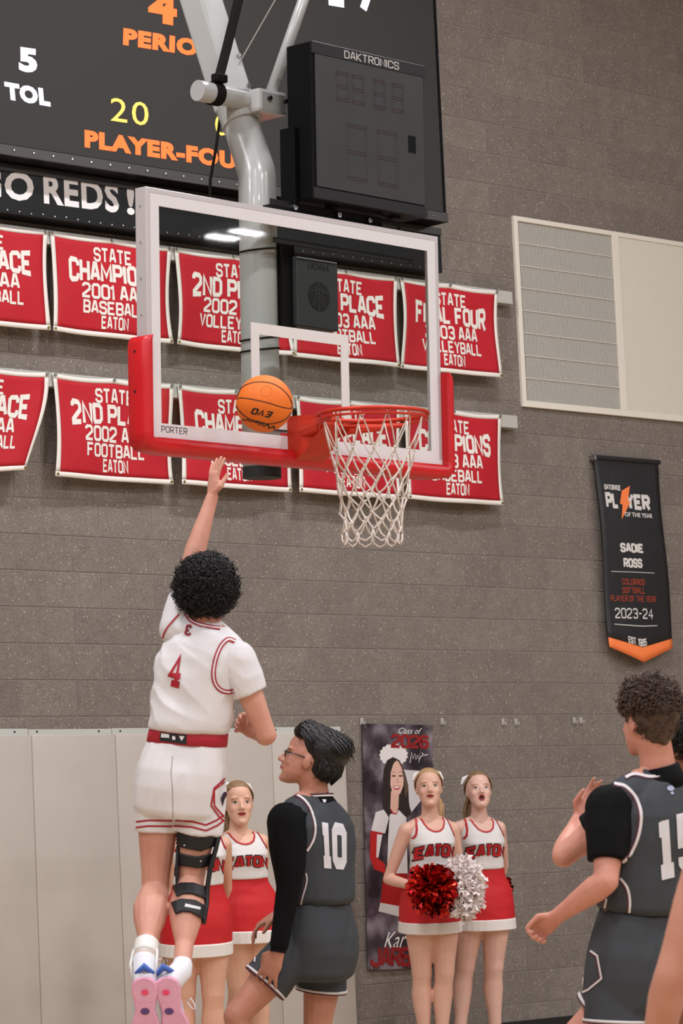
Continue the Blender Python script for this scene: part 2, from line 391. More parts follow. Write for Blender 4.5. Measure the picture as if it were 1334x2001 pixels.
# ------------------------------------------------------------------ vent
def vent():
    mw = mat('vent_white', '#e6e0d2', .45); root = thing('wall_vent', (5.3, 0, 4.667), 'wide white framed air return grille on the upper block wall', 'vent')
    x0, x1, z0, z1 = 4.276, 6.36, 4.036, 5.298; y = -.024
    fr = MB(); fr.box((x0, y, z0), (x0 + .038, .0, z1), bev=.002); fr.box((x1 - .038, y, z0), (x1, 0, z1), bev=.002)
    fr.box((x0 + .038, y, z1 - .032), (x1 - .038, 0, z1), bev=.002); fr.box((x0 + .038, y, z0), (x1 - .038, 0, z0 + .042), bev=.002)
    fr.build('frame', mw, root); MB().box((5.265, y - .001, z0 + .04), (5.33, 0, z1 - .03), bev=.002).build('mullion', mw, root)
    MB().box((x0 + .03, -.0045, z0 + .03), (5.28, -.0035, z1 - .03)).box((5.3, -.0045, z0 + .03), (x1 - .03, -.0035, z1 - .03)).build('dark_backing', mat('duct_dark', '#26231f', .9), root)
    ml = mat('fin_grey', '#dcd8ce', .45); md = mw
    a = MB()
    n = 70
    for i in range(n):
        x = 4.320 + i * (.94 / n); a.box((x, -.014, z0 + .04), (x + .0042, -.009, z1 - .03), None)
    o = a.build('louver_fins', ml, root, kind='stuff')
    b = MB(); n = 76
    for i in range(n):
        x = 5.336 + i * (.98 / n); M = Matrix.Translation((x, -.012, 0)) @ Matrix.Rotation(math.radians(20), 4, 'Z')
        b.box((-.0012, -.0095, z0 + .04), (.0012, .0095, z1 - .03), M)
    b.build('louver_fins', md, root, kind='stuff', label='closely set white fins of the right panel')
    for k in range(7):
        z = z0 + .042 + (k + 1) * (1.19 / 8)
        MB().box((4.314, -.0185, z), (5.266, -.0160, z + .004)).build('cross_wire', mw, root)
vent()

# ------------------------------------------------------------------ scoreboard
def quadmap(Y, bl, br, tl):
    """map of the unit box on the plane y = Y through three pixels"""
    o = aty(*bl, Y); ex = aty(*br, Y) - o; ez = aty(*tl, Y) - o
    ex.z *= 1; return lambda x, y, k: o + ex * x + ez * y + V((0, -k - .0006, 0))
def scoreboard():
    root = thing('scoreboard', (1.6, 0, 5.1), 'huge dark video scoreboard with orange and white lettering', 'scoreboard')
    mk = mat('score_black', '#060607', .6, spec=.15); ml = mat('led_face', '#2d2c2a', .75, noise_amt=.1, nscale=300)
    Y = -.3; x1 = 3.345; zb = 5.105
    MB().box((-2.2, Y + .012, zb), (x1, 0, 7.9), bev=.004).build('cabinet', mk, root)
    MB().box((-2.15, Y, zb + .062), (x1 - .045, Y + .02, 7.85)).build('display', ml, root)
    MB().box((-2.2, Y - .002, zb), (x1, Y + .014, zb + .06), bev=.002).build('lower_rail', mat('rail_dark', '#4a4846', .35, .7), root)
    rv = MB()
    for i in range(26):
        x = -.3 + i * .14; rv.ell((x, Y - .004, zb + .03), (.008, .006, .008), n=8, m=4)
    rv.build('rivets', mat('steel', '#b9b9bb', .25, 1.), root, kind='stuff')
    orange = mat('led_orange', '#ff6a2c', .5, emit=.85); yel = mat('led_yellow', '#ffc658', .5, emit=.8); whi = mat('led_white', '#e6e2ff', .5, emit=1.3)
    def T(s, bl, br, tl, m, bold=.04, name='lettering'):
        mb = MB(); Q, _ = font_text(s, bold * .8, 0, 1.12); put(mb, Q, quadmap(Y - .001, bl, br, tl)); mb.build(name, m, root)
    T('4', (289, 41), (345, 51), (290, -22), orange, .07)
    T('PERIOD', (240, 88), (425, 117), (241, 54), orange, .075)
    T('5', (37, 139), (73, 144), (36, 91), whi, .07)
    T('TOL', (11, 194), (99, 209), (8, 159), whi, .08)
    T('20', (216, 236), (290, 247), (216, 190), yel, .0)
    T('PLAYER-FOUL', (165, 288), (488, 335), (165, 253), orange, .075)
    T('0', (420, 263), (445, 267), (420, 222), yel, .0)
    T('TOL', (556, 290), (650, 304), (556, 254), whi, .08)
    T('1', (642, 10), (672, 15), (640, -55), whi, .08)
    T('7', (702, 20), (738, 26), (700, -45), whi, .08)
    root2 = thing('sponsor_sign', (1.6, 0, 4.8), 'long black sheet metal sign reading GO REDS!', 'sign')
    Y2 = -.15
    MB().box((-2.2, Y2, 4.815), (3.43, 0, 5.10), bev=.004).build('panel', mat('sign_black', '#0c0c0d', .4, spec=.25), root2)
    MB().box((-2.2, Y2 - .008, 5.055), (3.43, Y2, 5.10), bev=.002).build('top_flange', mat('rail_dark', '#4a4846', .35, .7), root2)
    rv = MB()
    for i in range(44):
        for z in (5.078, 4.835):
            x = -.35 + i * .085; rv.ell((x, Y2 - .001, z + random.uniform(-.004, .004)), (.006, .004, .006), n=8, m=4)
    rv.build('rivets', mat('steel', '#b9b9bb', .25, 1.), root2, kind='stuff')
    ws = mat('sign_white', '#ece9e8', .5)
    for s, bl, br, tl in (('GO', (-48, 385), (66, 395), (-48, 328)), ('REDS', (86, 398), (233, 417), (84, 340)), ('!', (248, 419), (263, 421), (247, 362))):
        mb = MB(); Q, _ = font_text(s, .035, 0, 1.1); put(mb, Q, quadmap(Y2 - .001, bl, br, tl)); mb.build('lettering', ws, root2)
    return root
scoreboard()

# ------------------------------------------------------------------ red championship banners
def banner(x0, x1, z0, z1, lines, label, top=-.085, curl=None, seed=0, sag=.012):
    rnd = random.Random(seed); W = x1 - x0; H = z1 - z0; ph = [rnd.uniform(0, 6.28) for _ in range(4)]
    def fn(u, v, k=0.):
        """u, v in 0..1, v up"""
        d = (1 - v)
        x = x0 + W * u; z = z0 + H * v
        pin = abs(math.sin(math.pi * (u * 2))) * sag * (v ** 6)     # scallops between top pins
        x += -.02 * math.sin(math.pi * v) * (1 if u > .5 else -1) * abs(2 * u - 1) ** 3 - .024 * d
        z += -pin - .006 * math.sin(math.pi * u) * d
        y = top + .010 * math.sin(5 * u + 3 * v + ph[0]) * d ** .5 + .007 * math.sin(11 * u - 4 * v + ph[1]) * d ** .5 + .012 * math.sin(3.5 * (u - v) + ph[2]) * d - .015 * d
        if curl:
            c = max(0, (u - .45) / .55) * max(0, (1 - v - .12) / .88) ** 1.5
            x -= .21 * c; z += .02 * c; y -= .05 * c + .018 * math.sin(9 * u + 5 * v) * c
        return V((x, y - k, z))
    red = mat('banner_red', '#b80a1f', .75, noise_amt=.06, nscale=6, bump=.12, bscale=400); wh = mat('banner_white', '#e9e3da', .75); brass = mat('brass', '#8a7a3a', .35, .9)
    n, m = 28, 20; g = [[fn(i / n, j / m) for i in range(n + 1)] for j in range(m + 1)]
    def sheet(us, vs, back=.0, thick=.0015):
        mb = MB(); nu, nv = len(us), len(vs)
        P = [fn(u, v, back) for v in vs for u in us]; Q = [fn(u, v, back - thick) for v in vs for u in us]
        fs = []; off = nu * nv
        for j in range(nv - 1):
            for i in range(nu - 1):
                a = j * nu + i; fs.append((a, a + 1, a + nu + 1, a + nu)); fs.append((off + a + nu, off + a + nu + 1, off + a + 1, off + a))
        for i in range(nu - 1):
            fs.append((off + i, off + i + 1, i + 1, i)); a = (nv - 1) * nu + i; fs.append((a, a + 1, off + a + 1, off + a))
        for j in range(nv - 1):
            a = j * nu; fs.append((a, a + nu, off + a + nu, off + a)); a = j * nu + nu - 1; fs.append((off + a, off + a + nu, a + nu, a))
        return mb.add(P + Q, fs)
    bu = .030 / W; bv = .028 / H
    L_ = lambda a, b, n_: [a + (b - a) * i / n_ for i in range(n_ + 1)]
    root = thing('championship_banner', fn(.5, 1), label, 'banner', 'red championship banners in two rows')
    sheet(L_(bu, 1 - bu, n), L_(bv, 1 - bv, m)).build('cloth', red, root, smooth=True)
    for us, vs in ((L_(0, 1, n), L_(1 - bv, 1, 2)), (L_(0, 1, n), L_(0, bv, 2)), (L_(0, bu, 2), L_(bv, 1 - bv, m)), (L_(1 - bu, 1, 2), L_(bv, 1 - bv, m))):
        sheet(us, vs, .0005, .0025).build('border', wh, root, smooth=True)
    for u, v in ((.016, .025), (.984, .025)):
        c = fn(u, v, .003); MB().tube([c, c - V((0, .003, 0))], .008, 10).build('grommet', brass, root)
    for u in (.016, .5, .984):
        c = fn(u, .985, .002); MB().tube([c, c - V((0, .012, 0))], .009, 10).build('pin', mat('pin_grey', '#8b918c', .4, .5), root)
    for s, cy, h, wd, arch in lines:
        Q, asp = block_text(s, 1.6 if arch else 1.35, 1.75); mb = MB()
        def f2(x, y, k):
            if arch:
                t = (2 * x - 1) ** 2; y = .5 + (y - .5) * (.86 + .34 * t)
            return V((.5 + (x - .5) * wd + LXO[0], cy + (y - .5) * h, k))
        LXO = [0.0]
        put(mb, Q, f2, .0002); mb = subdiv(mb, .09)
        mb.v = [fn(p.x, p.y, .0022 + p.z) for p in mb.v]
        mb.build('lettering', wh, root)
    return root
def rows():
    U = [(-.695, .245), (.263, 1.183), (1.208, 2.145), (2.165, 3.082), (3.105, 4.018)]
    def lines(a, b, year, sport, bw=.74):
        L = [('STATE', .825, .150, .32, 0)] if a else []
        sw = min(.066 * len(sport), .62)
        L += [(b, .645, .225, bw, 1), (year, .450, .155, .53, 0), (sport, .290, .135, sw * .96, 0), ('EATON', .145, .130, .215, 0)]
        return L
    t1 = [('3RD PLACE', '2001 AAA', 'BASKETBALL'), ('CHAMPIONS', '2001 AAA', 'BASEBALL'), ('2ND PLACE', '2002 AAA', 'VOLLEYBALL'), ('2ND PLACE', '2003 AAA', 'FOOTBALL'), ('FINAL FOUR', '2003 AAA', 'VOLLEYBALL')]
    t2 = [('3RD PLACE', '2001 AAA', 'BASKETBALL'), ('2ND PLACE', '2002 AAA', 'FOOTBALL'), ('CHAMPIONS', '2002 AAA', 'BASEBALL'), ('2ND PLACE', '2003 AAA', 'FOOTBALL'), ('CHAMPIONS', '2003 AAA', 'BASEBALL')]
    l1 = ['red banner in upper row, cut by the left edge, ending in ACE', 'red banner reading CHAMPIONS 2001 AAA BASEBALL, upper row', 'red banner reading 2002 VOLLEYBALL behind the pole, upper row',
          'red banner reading PLACE AAA FOOTBALL behind the black sensor box, upper row', 'red banner reading FINAL FOUR at the right end of the upper row']
    l2 = ['red banner with its lower corner folded back, lower row, cut by the left edge', 'red banner reading 2ND PLACE 2002 FOOTBALL, lower row', 'red banner reading CHAMPIONS behind the basketball, lower row',
          'red banner reading PLACE behind the hoop rim, lower row', 'red banner reading CHAMPIONS at the right end of the lower row']
    for i in range(5):
        banner(U[i][0], U[i][1], 4.192, 4.768, lines(1, *t1[i]), l1[i], seed=i)
        banner(U[i][0] - (.02 if i else .028), U[i][1] - .03, 3.368, 3.955, lines(1, *t2[i]), l2[i], seed=10 + i, curl=1.45 if i == 0 else None)
    rm = mat('rail_white', '#b9b8b0', .4)
    for z, x1, lb in ((4.732, 4.166, 'white metal channel rail holding the upper row of banners'), (3.919, 4.155, 'white metal channel rail holding the lower row of banners')):
        o = V((1.5, 0, z)); mb = MB(); mb.box((-2.2, -.075, z - .041), (x1, -.002, z + .041), bev=.002)
        t = mb.build('banner_rail', rm, None, o); tag(t, lb, 'rail')
rows()

# ------------------------------------------------------------------ black player of the year banner
def year_banner():
    root = thing('vertical_banner', (5.28, 0, 3.1), 'tall black vertical banner with orange pointed hem, reading PLAYER OF THE YEAR', 'banner')
    x0, x1, z1, z0 = 4.938, 5.606, 3.738, 2.475; Y = -.04
    def fn(u, v, k=0.):
        x = x0 + (x1 - x0) * u + .012 * math.sin(math.pi * v) * (1 if u < .5 else -.6) * abs(2 * u - 1) + .012 * (1 - v)
        y = Y - .035 * (1 - v) + .012 * math.sin(7 * v + 2 * u) * (1 - v) ** .3 - .02 * math.sin(math.pi * u) * (1 - v)
        tip = .10 * (1 - abs(2 * u - 1)) * max(0, (.14 - v) / .14)
        return V((x, y - k, z0 + (z1 - z0) * v - tip))
    bk = mat('banner_black', '#232225', .42, noise_amt=.15, nscale=8, bump=.12, bscale=14); og = mat('banner_orange', '#ff8444', .6); wh = mat('banner_print', '#dcd8d2', .6); od = mat('print_orange', '#c2451f', .6)
    def sheet(v0, v1, nv):
        mb = MB(); n = 16; P = []
        for s in (0, .002):
            for j in range(nv + 1):
                for i in range(n + 1): P.append(fn(i / n, v0 + (v1 - v0) * j / nv, -s))
        o = (n + 1) * (nv + 1); fs = []
        for j in range(nv):
            for i in range(n): a = j * (n + 1) + i; fs.append((a, a + 1, a + n + 2, a + n + 1)); fs.append((o + a + n + 1, o + a + n + 2, o + a + 1, o + a))
        for i in range(n): fs.append((o + i, o + i + 1, i + 1, i))
        for j in range(nv):
            a = j * (n + 1); fs.append((a, a + n + 1, o + a + n + 1, o + a)); a += n; fs.append((o + a, o + a + n + 1, a + n + 1, a))
        return mb.add(P, fs)
    sheet(.05, 1, 30).build('cloth', bk, root, smooth=True); sheet(.0, .05, 2).build('hem', og, root, smooth=True, label='orange pointed hem')
    MB().tube([(x0 - .01, Y, z1), (x1 + .01, Y, z1)], .016, 10).build('hanging_rod', bk, root)
    MB().box((x0 - .012, Y - .02, z1 - .02), (x0 + .006, 0, z1 + .012), bev=.002).build('bracket', mat('steel', '#b9b9bb', .25, 1.), root)
    def T(Q, cx, cy, w_, h, m, sh=0):
        cx -= .035 + .06 * (1 - cy); cy += .02 if .2 < cy < .6 else 0; mb = MB(); put(mb, Q, lambda x, y, k: V((cx + (x - .5) * w_ + sh * (y - .5), cy + (y - .5) * h, k)), .0002); mb = subdiv(mb, .06)
        mb.v = [fn(p.x, p.y, .0012 + p.z) for p in mb.v]; mb.build('lettering', m, root)
    T(block_text('GATORADE', 1.5, 1.5)[0], .28, .845, .26, .028, wh); T(block_text('PL', 2.0, 1.9)[0], .25, .775, .2, .085, wh); T(block_text('YER', 2.0, 1.7)[0], .67, .775, .40, .085, wh)
    T(font_text('OF THE YEAR', .02)[0], .66, .705, .46, .024, wh); T(block_text('SADIE', 1.9, 1.8)[0], .5, .505, .37, .05, wh); T(block_text('ROSS', 1.9, 1.8)[0], .5, .425, .29, .05, wh)
    T(block_text('COLORADO', .7, 1.5)[0], .5, .325, .34, .030, od); T(block_text('SOFTBALL', .7, 1.5)[0], .5, .28, .34, .030, od); T(block_text('PLAYER OF THE YEAR', .7, 1.5)[0], .5, .236, .68, .030, od)
    T(block_text('2023-24', .9, 1.6)[0], .5, .178, .58, .055, wh); T(block_text('EST. 1985', 1.5, 1.5)[0], .52, .065, .28, .026, wh)
    bolt = [[([(.46, .88), (.60, .85), (.52, .77), (.58, .76), (.36, .66), (.44, .755), (.38, .77)], 0)]]
    mb = MB(); P = [(.42, .83), (.56, .86), (.50, .775), (.545, .775), (.36, .675), (.405, .755), (.365, .76)]
    mb.add([fn(a - .045, b, .0022) for a, b in P], [tuple(range(len(P)))]); mb.build('bolt_mark', og, root, label='orange lightning bolt mark')
    for v in (.395, .120):
        mb = MB(); P = [(.17, v), (.83, v), (.83, v + .0025), (.17, v + .0025)]
        for i in range(6):
            a = .10 + .11 * i; mb.add([fn(a, v, .0018), fn(a + .11, v, .0018), fn(a + .11, v + .003, .0018), fn(a, v + .003, .0018)], [(0, 1, 2, 3)])
        mb.build('ruled_line', wh, root)
year_banner()

# ------------------------------------------------------------------ senior poster (a flat print)
def poster():
    root = thing('poster_banner', aty(775, 1660, -.02), 'tall dark poster of a smiling cheerleader, Class of 2026, on the block wall', 'poster')
    def P2(px, py, lift): return aty(px, py, -.02 - lift)
    m = bpy.data.materials.new('poster_print'); m.use_nodes = True; N = m.node_tree.nodes; L = m.node_tree.links; b = N['Principled BSDF']
    tc = N.new('ShaderNodeNewGeometry'); n = N.new('ShaderNodeTexNoise'); n.inputs['Scale'].default_value = 5; n.inputs['Detail'].default_value = 6; L.new(tc.outputs['Position'], n.inputs['Vector'])
    cr = N.new('ShaderNodeValToRGB'); cr.color_ramp.elements[0].position = .38; cr.color_ramp.elements[0].color = lin('#241d24'); cr.color_ramp.elements[1].position = .68; cr.color_ramp.elements[1].color = lin('#8b8188')
    e = cr.color_ramp.elements.new(.5); e.color = lin('#4a3f48'); L.new(n.outputs['Fac'], cr.inputs[0]); L.new(cr.outputs[0], b.inputs['Base Color']); b.inputs['Roughness'].default_value = .35
    a, b_, c, d = (P2(708, 1414, 0), P2(845, 1417, 0), P2(850, 1890, 0), P2(719, 1896, 0))
    mb = MB(); bk = V((0, .004, 0)); mb.add([a, b_, c, d, a + bk, b_ + bk, c + bk, d + bk], [(3, 2, 1, 0), (4, 5, 6, 7), (0, 1, 5, 4), (1, 2, 6, 5), (2, 3, 7, 6), (3, 0, 4, 7)]); mb.build('sheet', m, root)
    def poly(name, pts, col, lift, rough=.4):
        mb = MB(); mb.add([P2(x, y, lift) for x, y in pts], [tuple(range(len(pts)))])
        me = mb.mesh(); bm = bmesh.new(); bm.from_mesh(me); bmesh.ops.triangulate(bm, faces=bm.faces); bm.to_mesh(me); bm.free()
        return link(name, me, mat('print_' + col.strip('#'), col, rough), root)
    def cz(x, y):  # from the zoomed crop of the poster
        return (700 + x / 3.85, 1400 + y / 3.848)
    def pz(name, s, col, lift): poly(name, [cz(*[float(t) for t in q.split(',')]) for q in s.split()], col, lift)
    blob = lambda cx, cy, rx, ry, n=18, j=.12: ' '.join('%g,%g' % (cx + rx * math.cos(6.283 * i / n) * (1 + (j if i % 2 else -j)), cy + ry * math.sin(6.283 * i / n) * (1 + (j if i % 2 else -j))) for i in range(n))
    pz('printed_pom', blob(265, 290, 105, 85, 34, .05), '#e2dcd8', .0008)
    pz('printed_top', '340,400 470,410 480,620 400,720 340,560', '#cfc9c9', .0008)
    pz('printed_hair', '190,400 215,330 260,305 310,330 350,420 375,520 380,640 395,740 350,760 300,700 235,900 205,890 185,740 180,560', '#2a211e', .0012)
    pz('printed_sleeve', '130,720 190,700 230,760 200,880 95,860', '#d9d3cf', .0014); pz('printed_arm', '90,870 180,880 150,1070 200,1110 200,1180 120,1150 85,1060', '#b81c1c', .0016)
    pz('printed_cuff', '140,885 180,890 150,1060 135,1060', '#dcd6d2', .0018)
    pz('printed_body', '235,740 300,700 360,760 370,1180 215,1180 225,900', '#ddd7d3', .0015); pz('printed_skirt', '190,1180 370,1180 350,1440 165,1400', '#a01a1a', .0017); pz('printed_hem', '165,1400 350,1435 345,1515 150,1465', '#cfc8c4', .0019)
    pz('printed_neck', '245,560 305,580 300,690 268,730 240,690', '#d9ab98', .0018); pz('printed_face', '232,430 250,360 290,330 325,370 342,450 338,520 315,580 285,598 255,570 236,500', '#e0b3a0', .0022)
    pz('printed_hair', '205,400 240,320 292,318 262,360 244,420 238,560 225,600 210,560', '#2a211e', .0026); pz('printed_hair', '292,318 330,360 350,430 376,540 352,620 345,500 326,390', '#5b4636', .0026)
    pz('printed_lips', '262,518 290,528 318,520 308,546 285,552 268,542', '#b01f28', .0026); pz('printed_teeth', '268,524 290,531 312,525 305,537 286,541 272,536', '#f0e6e0', .0030)
    for x in (266, 318): pz('printed_eye', blob(x, 447, 17, 6, 8, 0), '#3a2b28', .0026); pz('printed_brow', '%d,425 %d,414 %d,424 %d,418' % (x - 20, x, x + 22, x), '#4a3228', .0026)
    pz('printed_nose', '292,450 300,492 306,497 284,497 290,490', '#c99480', .0026)
    pz('printed_trim', '240,700 256,732 285,738 305,700 300,698 282,728 262,724 246,698', '#b3202a', .0026)
    pz('printed_trim', '95,858 185,876 183,886 93,868', '#b3202a', .0026)
    def T(Q, bl, br, tl, m, nm='lettering'):
        mb = MB(); o = P2(*cz(*bl), .003); ex = P2(*cz(*br), .003) - o; ez = P2(*cz(*tl), .003) - o
        put(mb, Q, lambda x, y, k: o + ex * x + ez * y - V((0, k, 0))); mb.build(nm, m, root)
    rd = mat('print_red', '#8f1a1e', .4); wh = mat('print_white', '#eeeae6', .4)
    T(block_text('2026', 1.7, 1.4)[0], (245, 235), (530, 245), (245, 130), rd); T(font_text('Class of', -.005, .5)[0], (300, 128), (478, 132), (300, 84), wh)
    T(block_text('JARB', 1.6, 1.2)[0], (90, 1885), (400, 1880), (90, 1735), rd); T(font_text('Kar', -.002, .5)[0], (190, 1750), (365, 1735), (190, 1625), wh)
    sq = [(388, 350), (400, 270), (410, 320), (425, 280), (432, 325), (445, 290), (452, 322), (470, 245), (452, 350), (470, 300), (485, 296), (478, 272), (500, 292), (525, 285)]
    mb = MB()
    for q in strip(sq, 5): mb.add([P2(*cz(v.x, v.y), .003) for v in q], [(0, 1, 2, 3)])
    mb.build('signature', wh, root)
    for x, y in ((50, 78), (522, 82), (95, 1890)): mb = MB(); p = P2(*cz(x, y), .003); mb.tube([p, p - V((0, .004, 0))], .010, 10); mb.build('grommet', mat('steel', '#b9b9bb', .25, 1.), root)
poster()

def hooks():
    mc = mat('clear_hook', '#c9c5c2', .15, .3)
    names = ['clear wall hook at the top corner of the poster', 'clear wall hook just right of the poster', 'clear wall hook high above the right cheerleader, left of a close pair', 'clear wall hook beside another, right of the right cheerleader',
             'left one of the clear hook pair near the tall player', 'right one of the clear hook pair near the tall player']
    for (px, py), lb in zip(((705, 1410), (862, 1410), (981, 1411), (1006, 1411), (1120, 1408), (1133, 1408)), names):
        p = aty(px, py, 0); t = thing('wall_hook', p, lb, 'hook', 'clear hooks stuck on the block wall')
        MB().box((p.x - .013, -.010, p.z - .022), (p.x + .013, -.003, p.z + .022), bev=.002).build('base_plate', mc, t)
        MB().tube([p + V((0, -.01, .008)), p + V((0, -.016, -.012)), p + V((0, -.03, -.016)), p + V((0, -.034, -.004))], .0045, 8, True).build('hook', mc, t)
hooks()

# ------------------------------------------------------------------ basketball goal
def BP(x, y, z): return BM @ V((x, y, z))
def glass_material():
    m = bpy.data.materials.new('board_glass'); m.use_nodes = True; nt = m.node_tree; N = nt.nodes; L = nt.links
    N.remove(N['Principled BSDF']); t = N.new('ShaderNodeBsdfTransparent'); t.inputs[0].default_value = (.93, .95, .94, 1)
    g = N.new('ShaderNodeBsdfGlossy'); g.inputs['Roughness'].default_value = .02; g.inputs['Color'].default_value = (1, 1, 1, 1)
    f = N.new('ShaderNodeFresnel'); f.inputs[0].default_value = 1.5; mx = N.new('ShaderNodeMixShader')
    ge = N.new('ShaderNodeNewGeometry'); iv = N.new('ShaderNodeMath'); iv.operation = 'SUBTRACT'; iv.inputs[0].default_value = 1; L.new(ge.outputs['Backfacing'], iv.inputs[1]); mu = N.new('ShaderNodeMath'); mu.operation = 'MULTIPLY'; L.new(f.outputs[0], mu.inputs[0]); L.new(iv.outputs[0], mu.inputs[1]); L.new(mu.outputs[0], mx.inputs[0]); L.new(t.outputs[0], mx.inputs[1]); L.new(g.outputs[0], mx.inputs[2]); L.new(mx.outputs[0], N['Material Output'].inputs[0]); return m
def goal():
    root = thing('basketball_goal', BP(0, .25, 1.0), 'glass basketball backboard with red padding, orange rim and white net on a grey mast', 'basketball hoop')
    W, H = .9144, 1.0668
    mfr = mat('frame_grey', '#c2bcbc', .4, .15); mpr = mat('border_print', '#dcd9da', .5); mred = mat('pad_red', '#c8101a', .38, noise_amt=.06, nscale=7, bump=.03, bscale=60)
    mb = MB(); mb.box((-W + .005, 0, .005), (W - .005, .012, H - .005), BM); mb.build('glass', glass_material(), root)
    t = .024
    for lo, hi in (((-W, -.004, 0), (-W + t, .062, H)), ((W - t, -.004, 0), (W, .062, H)), ((-W + t, -.004, H - t), (W - t, .062, H)), ((-W + t, -.004, 0), (W - t, .062, t))):
        MB().box(lo, hi, BM, bev=.002).build('frame', mfr, root)
    b = .075; y0 = -.0045; pr = MB()
    for lo, hi in (((-W + t, y0, t), (-W + b, -.0005, H - t)), ((W - b, y0, t), (W - t, -.0005, H - t)), ((-W + b, y0, H - b), (W - b, -.0005, H - t)), ((-W + b, y0, t), (W - b, -.0005, .052 + .012)), ((-W + .003, -.0055, .001), (W - .003, -.0042, t + .002))):
        pr.box(lo, hi, BM)
    pr.build('white_border', mpr, root)
    T = .548; tg = MB(); s = .3048; k = .05
    for lo, hi in (((-s, -.004, T - k), (s, -.0005, T)), ((-s, -.004, T - .457), (-s + k, -.0005, T - k)), ((s - k, -.004, T - .457), (s, -.0005, T - k)), ((-s + k, -.004, T - .457), (s - k, -.0005, T - .457 + k))):
        tg.box(lo, hi, BM)
    tg.build('target_square', mat('target_white', '#dcd8d6', .5), root)
    # padding: a U along the lower edge and up both corners
    def pad(pts, inner):
        rings = []
        for c, ax in pts:      # ax = outward direction in the board plane
            c = V(c); ax = V(ax); sec = []
            ys, ye, o1 = -.048, .075, .052
            prof = [(0.0, ys + .012), (.010, ys + .002), (.026, ys), (.042, ys + .006), (o1, ys + .022), (o1, ye - .015), (o1 - .012, ye), (.0, ye)]
            for o_, yy in prof: sec.append(BM @ (c + ax * o_ + V((0, yy, 0))))
            rings.append(sec)
        return MB().loft(rings)
    hL, hR = .43, .43
    def side(sg, h):
        P = [((sg * W, 0, h), (sg * .15, 0, 0)), ((sg * W, 0, h - .004), (sg * .55, 0, 0)), ((sg * W, 0, h - .016), (sg * .85, 0, 0)), ((sg * W, 0, h - .035), (sg, 0, 0)), ((sg * W, 0, .25), (sg, 0, 0)), ((sg * W, 0, .02), (sg, 0, 0)), ((sg * W, 0, .0), (sg, 0, -.5)), ((sg * (W - .01), 0, -.002), (sg * .6, 0, -1)), ((sg * (W - .06), 0, 0), (0, 0, -1.25)), ((0, 0, 0), (0, 0, -1.25))]
        return P
    Lp = pad(side(-1, hL), 0); Rp = pad(side(1, hR), 0)
    p1 = Lp.build('padding', mred, root, smooth=True); p2 = Rp.build('padding', mred, root, smooth=True)
    for q in (p1, p2): q.data.set_sharp_from_angle(angle=math.radians(55))
    hol = mat('hole_dark', '#1a0505', .9)
    for z in (.36, .19): MB().tube([BP(-W - .0525, .02, z), BP(-W - .05, .02, z)], .007, 10).build('screw_hole', hol, p1)
    for i in range(4):
        z = H - .08 - i * .155; MB().ell(BP(-W - .001, .03, z), (.0035, .0045, .0045), n=8, m=5).build('rivet', mat('steel', '#b9b9bb', .25, 1.), root)
    mb = MB(); Q, _ = block_text('PORTER', .85, 1.6); put(mb, Q, lambda x, y, k: BP(-W + .092 - .02 + x * .15, -.0052 - k, .026 + y * .028)); mb.build('lettering', mat('print_dark', '#3c3a38', .5), root)
    # rim and its bracket
    mrim = mat('rim_orange', '#c02c10', .42, .25, noise_amt=.1, nscale=30)
    zr = .124; yc = -.432; R0 = .2286 + .008
    br = MB(); rg = []
    for y, w_, z0, z1 in ((-.004, .092, -.04, .15), (-.045, .092, -.045, .15), (-.09, .086, -.02, .148), (-.15, .072, .05, .144), (-.2, .06, .095, .138)):
        rg.append([BP(-w_, y, z0), BP(w_, y, z0), BP(w_, y, z1), BP(-w_, y, z1)])
    br.loft(rg); br.build('rim_bracket', mrim, root)
    n = 48; mb = MB(); mb.tube([BP(R0 * math.sin(6.28318 * i / n), yc - R0 * math.cos(6.28318 * i / n), zr) for i in range(n)], .0095, 10, closed=True, side=BM.col[2].xyz); mb.build('rim_ring', mrim, root, smooth=True)
    mb = MB(); pl = []
    mb.tube([BP((R0 + .0) * math.sin(6.28318 * i / n), yc - (R0) * math.cos(6.28318 * i / n), zr - .022) for i in range(n)], .006, 8, closed=True, side=BM.col[2].xyz); mb.build('lower_ring', mrim, root, smooth=True)
    # bracket plate under the ring
    for sg in (-1, 1):
        P = [BP(sg * .07, -.02, zr - .05), BP(sg * .10, -.2, zr - .03), BP(sg * .19, -.29, zr - .028), BP(sg * .228, -.40, zr - .026)]
        MB().tube(P, [(.012, .035), (.012, .028), (.008, .018), (.006, .010)], 8, side=V((1, 0, 0))).build('rim_brace', mrim, root)
    # net
    mn = mat('net_cord', '#d8cdc2', .8, bump=.3, bscale=900); net = MB(); K = 12
    zs = [zr - .012, zr - .16, zr - .235, zr - .30, zr - .36, zr - .415, zr - .465, zr - .51]; rs = [.222, .178, .163, .150, .138, .130, .126, .128]
    sway = lambda z: V((.02 * (zr - z) / .5 + .0, .0 + .03 * (zr - z) / .5, 0))
    rnd = random.Random(3)
    nd = []
    for i, (z, r) in enumerate(zip(zs, rs)):
        row = []
        for k in range(K):
            a = 6.28318 * (k + (.5 if i % 2 else 0)) / K; j = .012 * min(i, 4) / 4
            row.append(V((r * math.sin(a) + rnd.uniform(-j, j), yc + r * math.cos(a) + rnd.uniform(-j, j), z + rnd.uniform(-j, j) * 1.2)) + sway(z))
        nd.append(row)
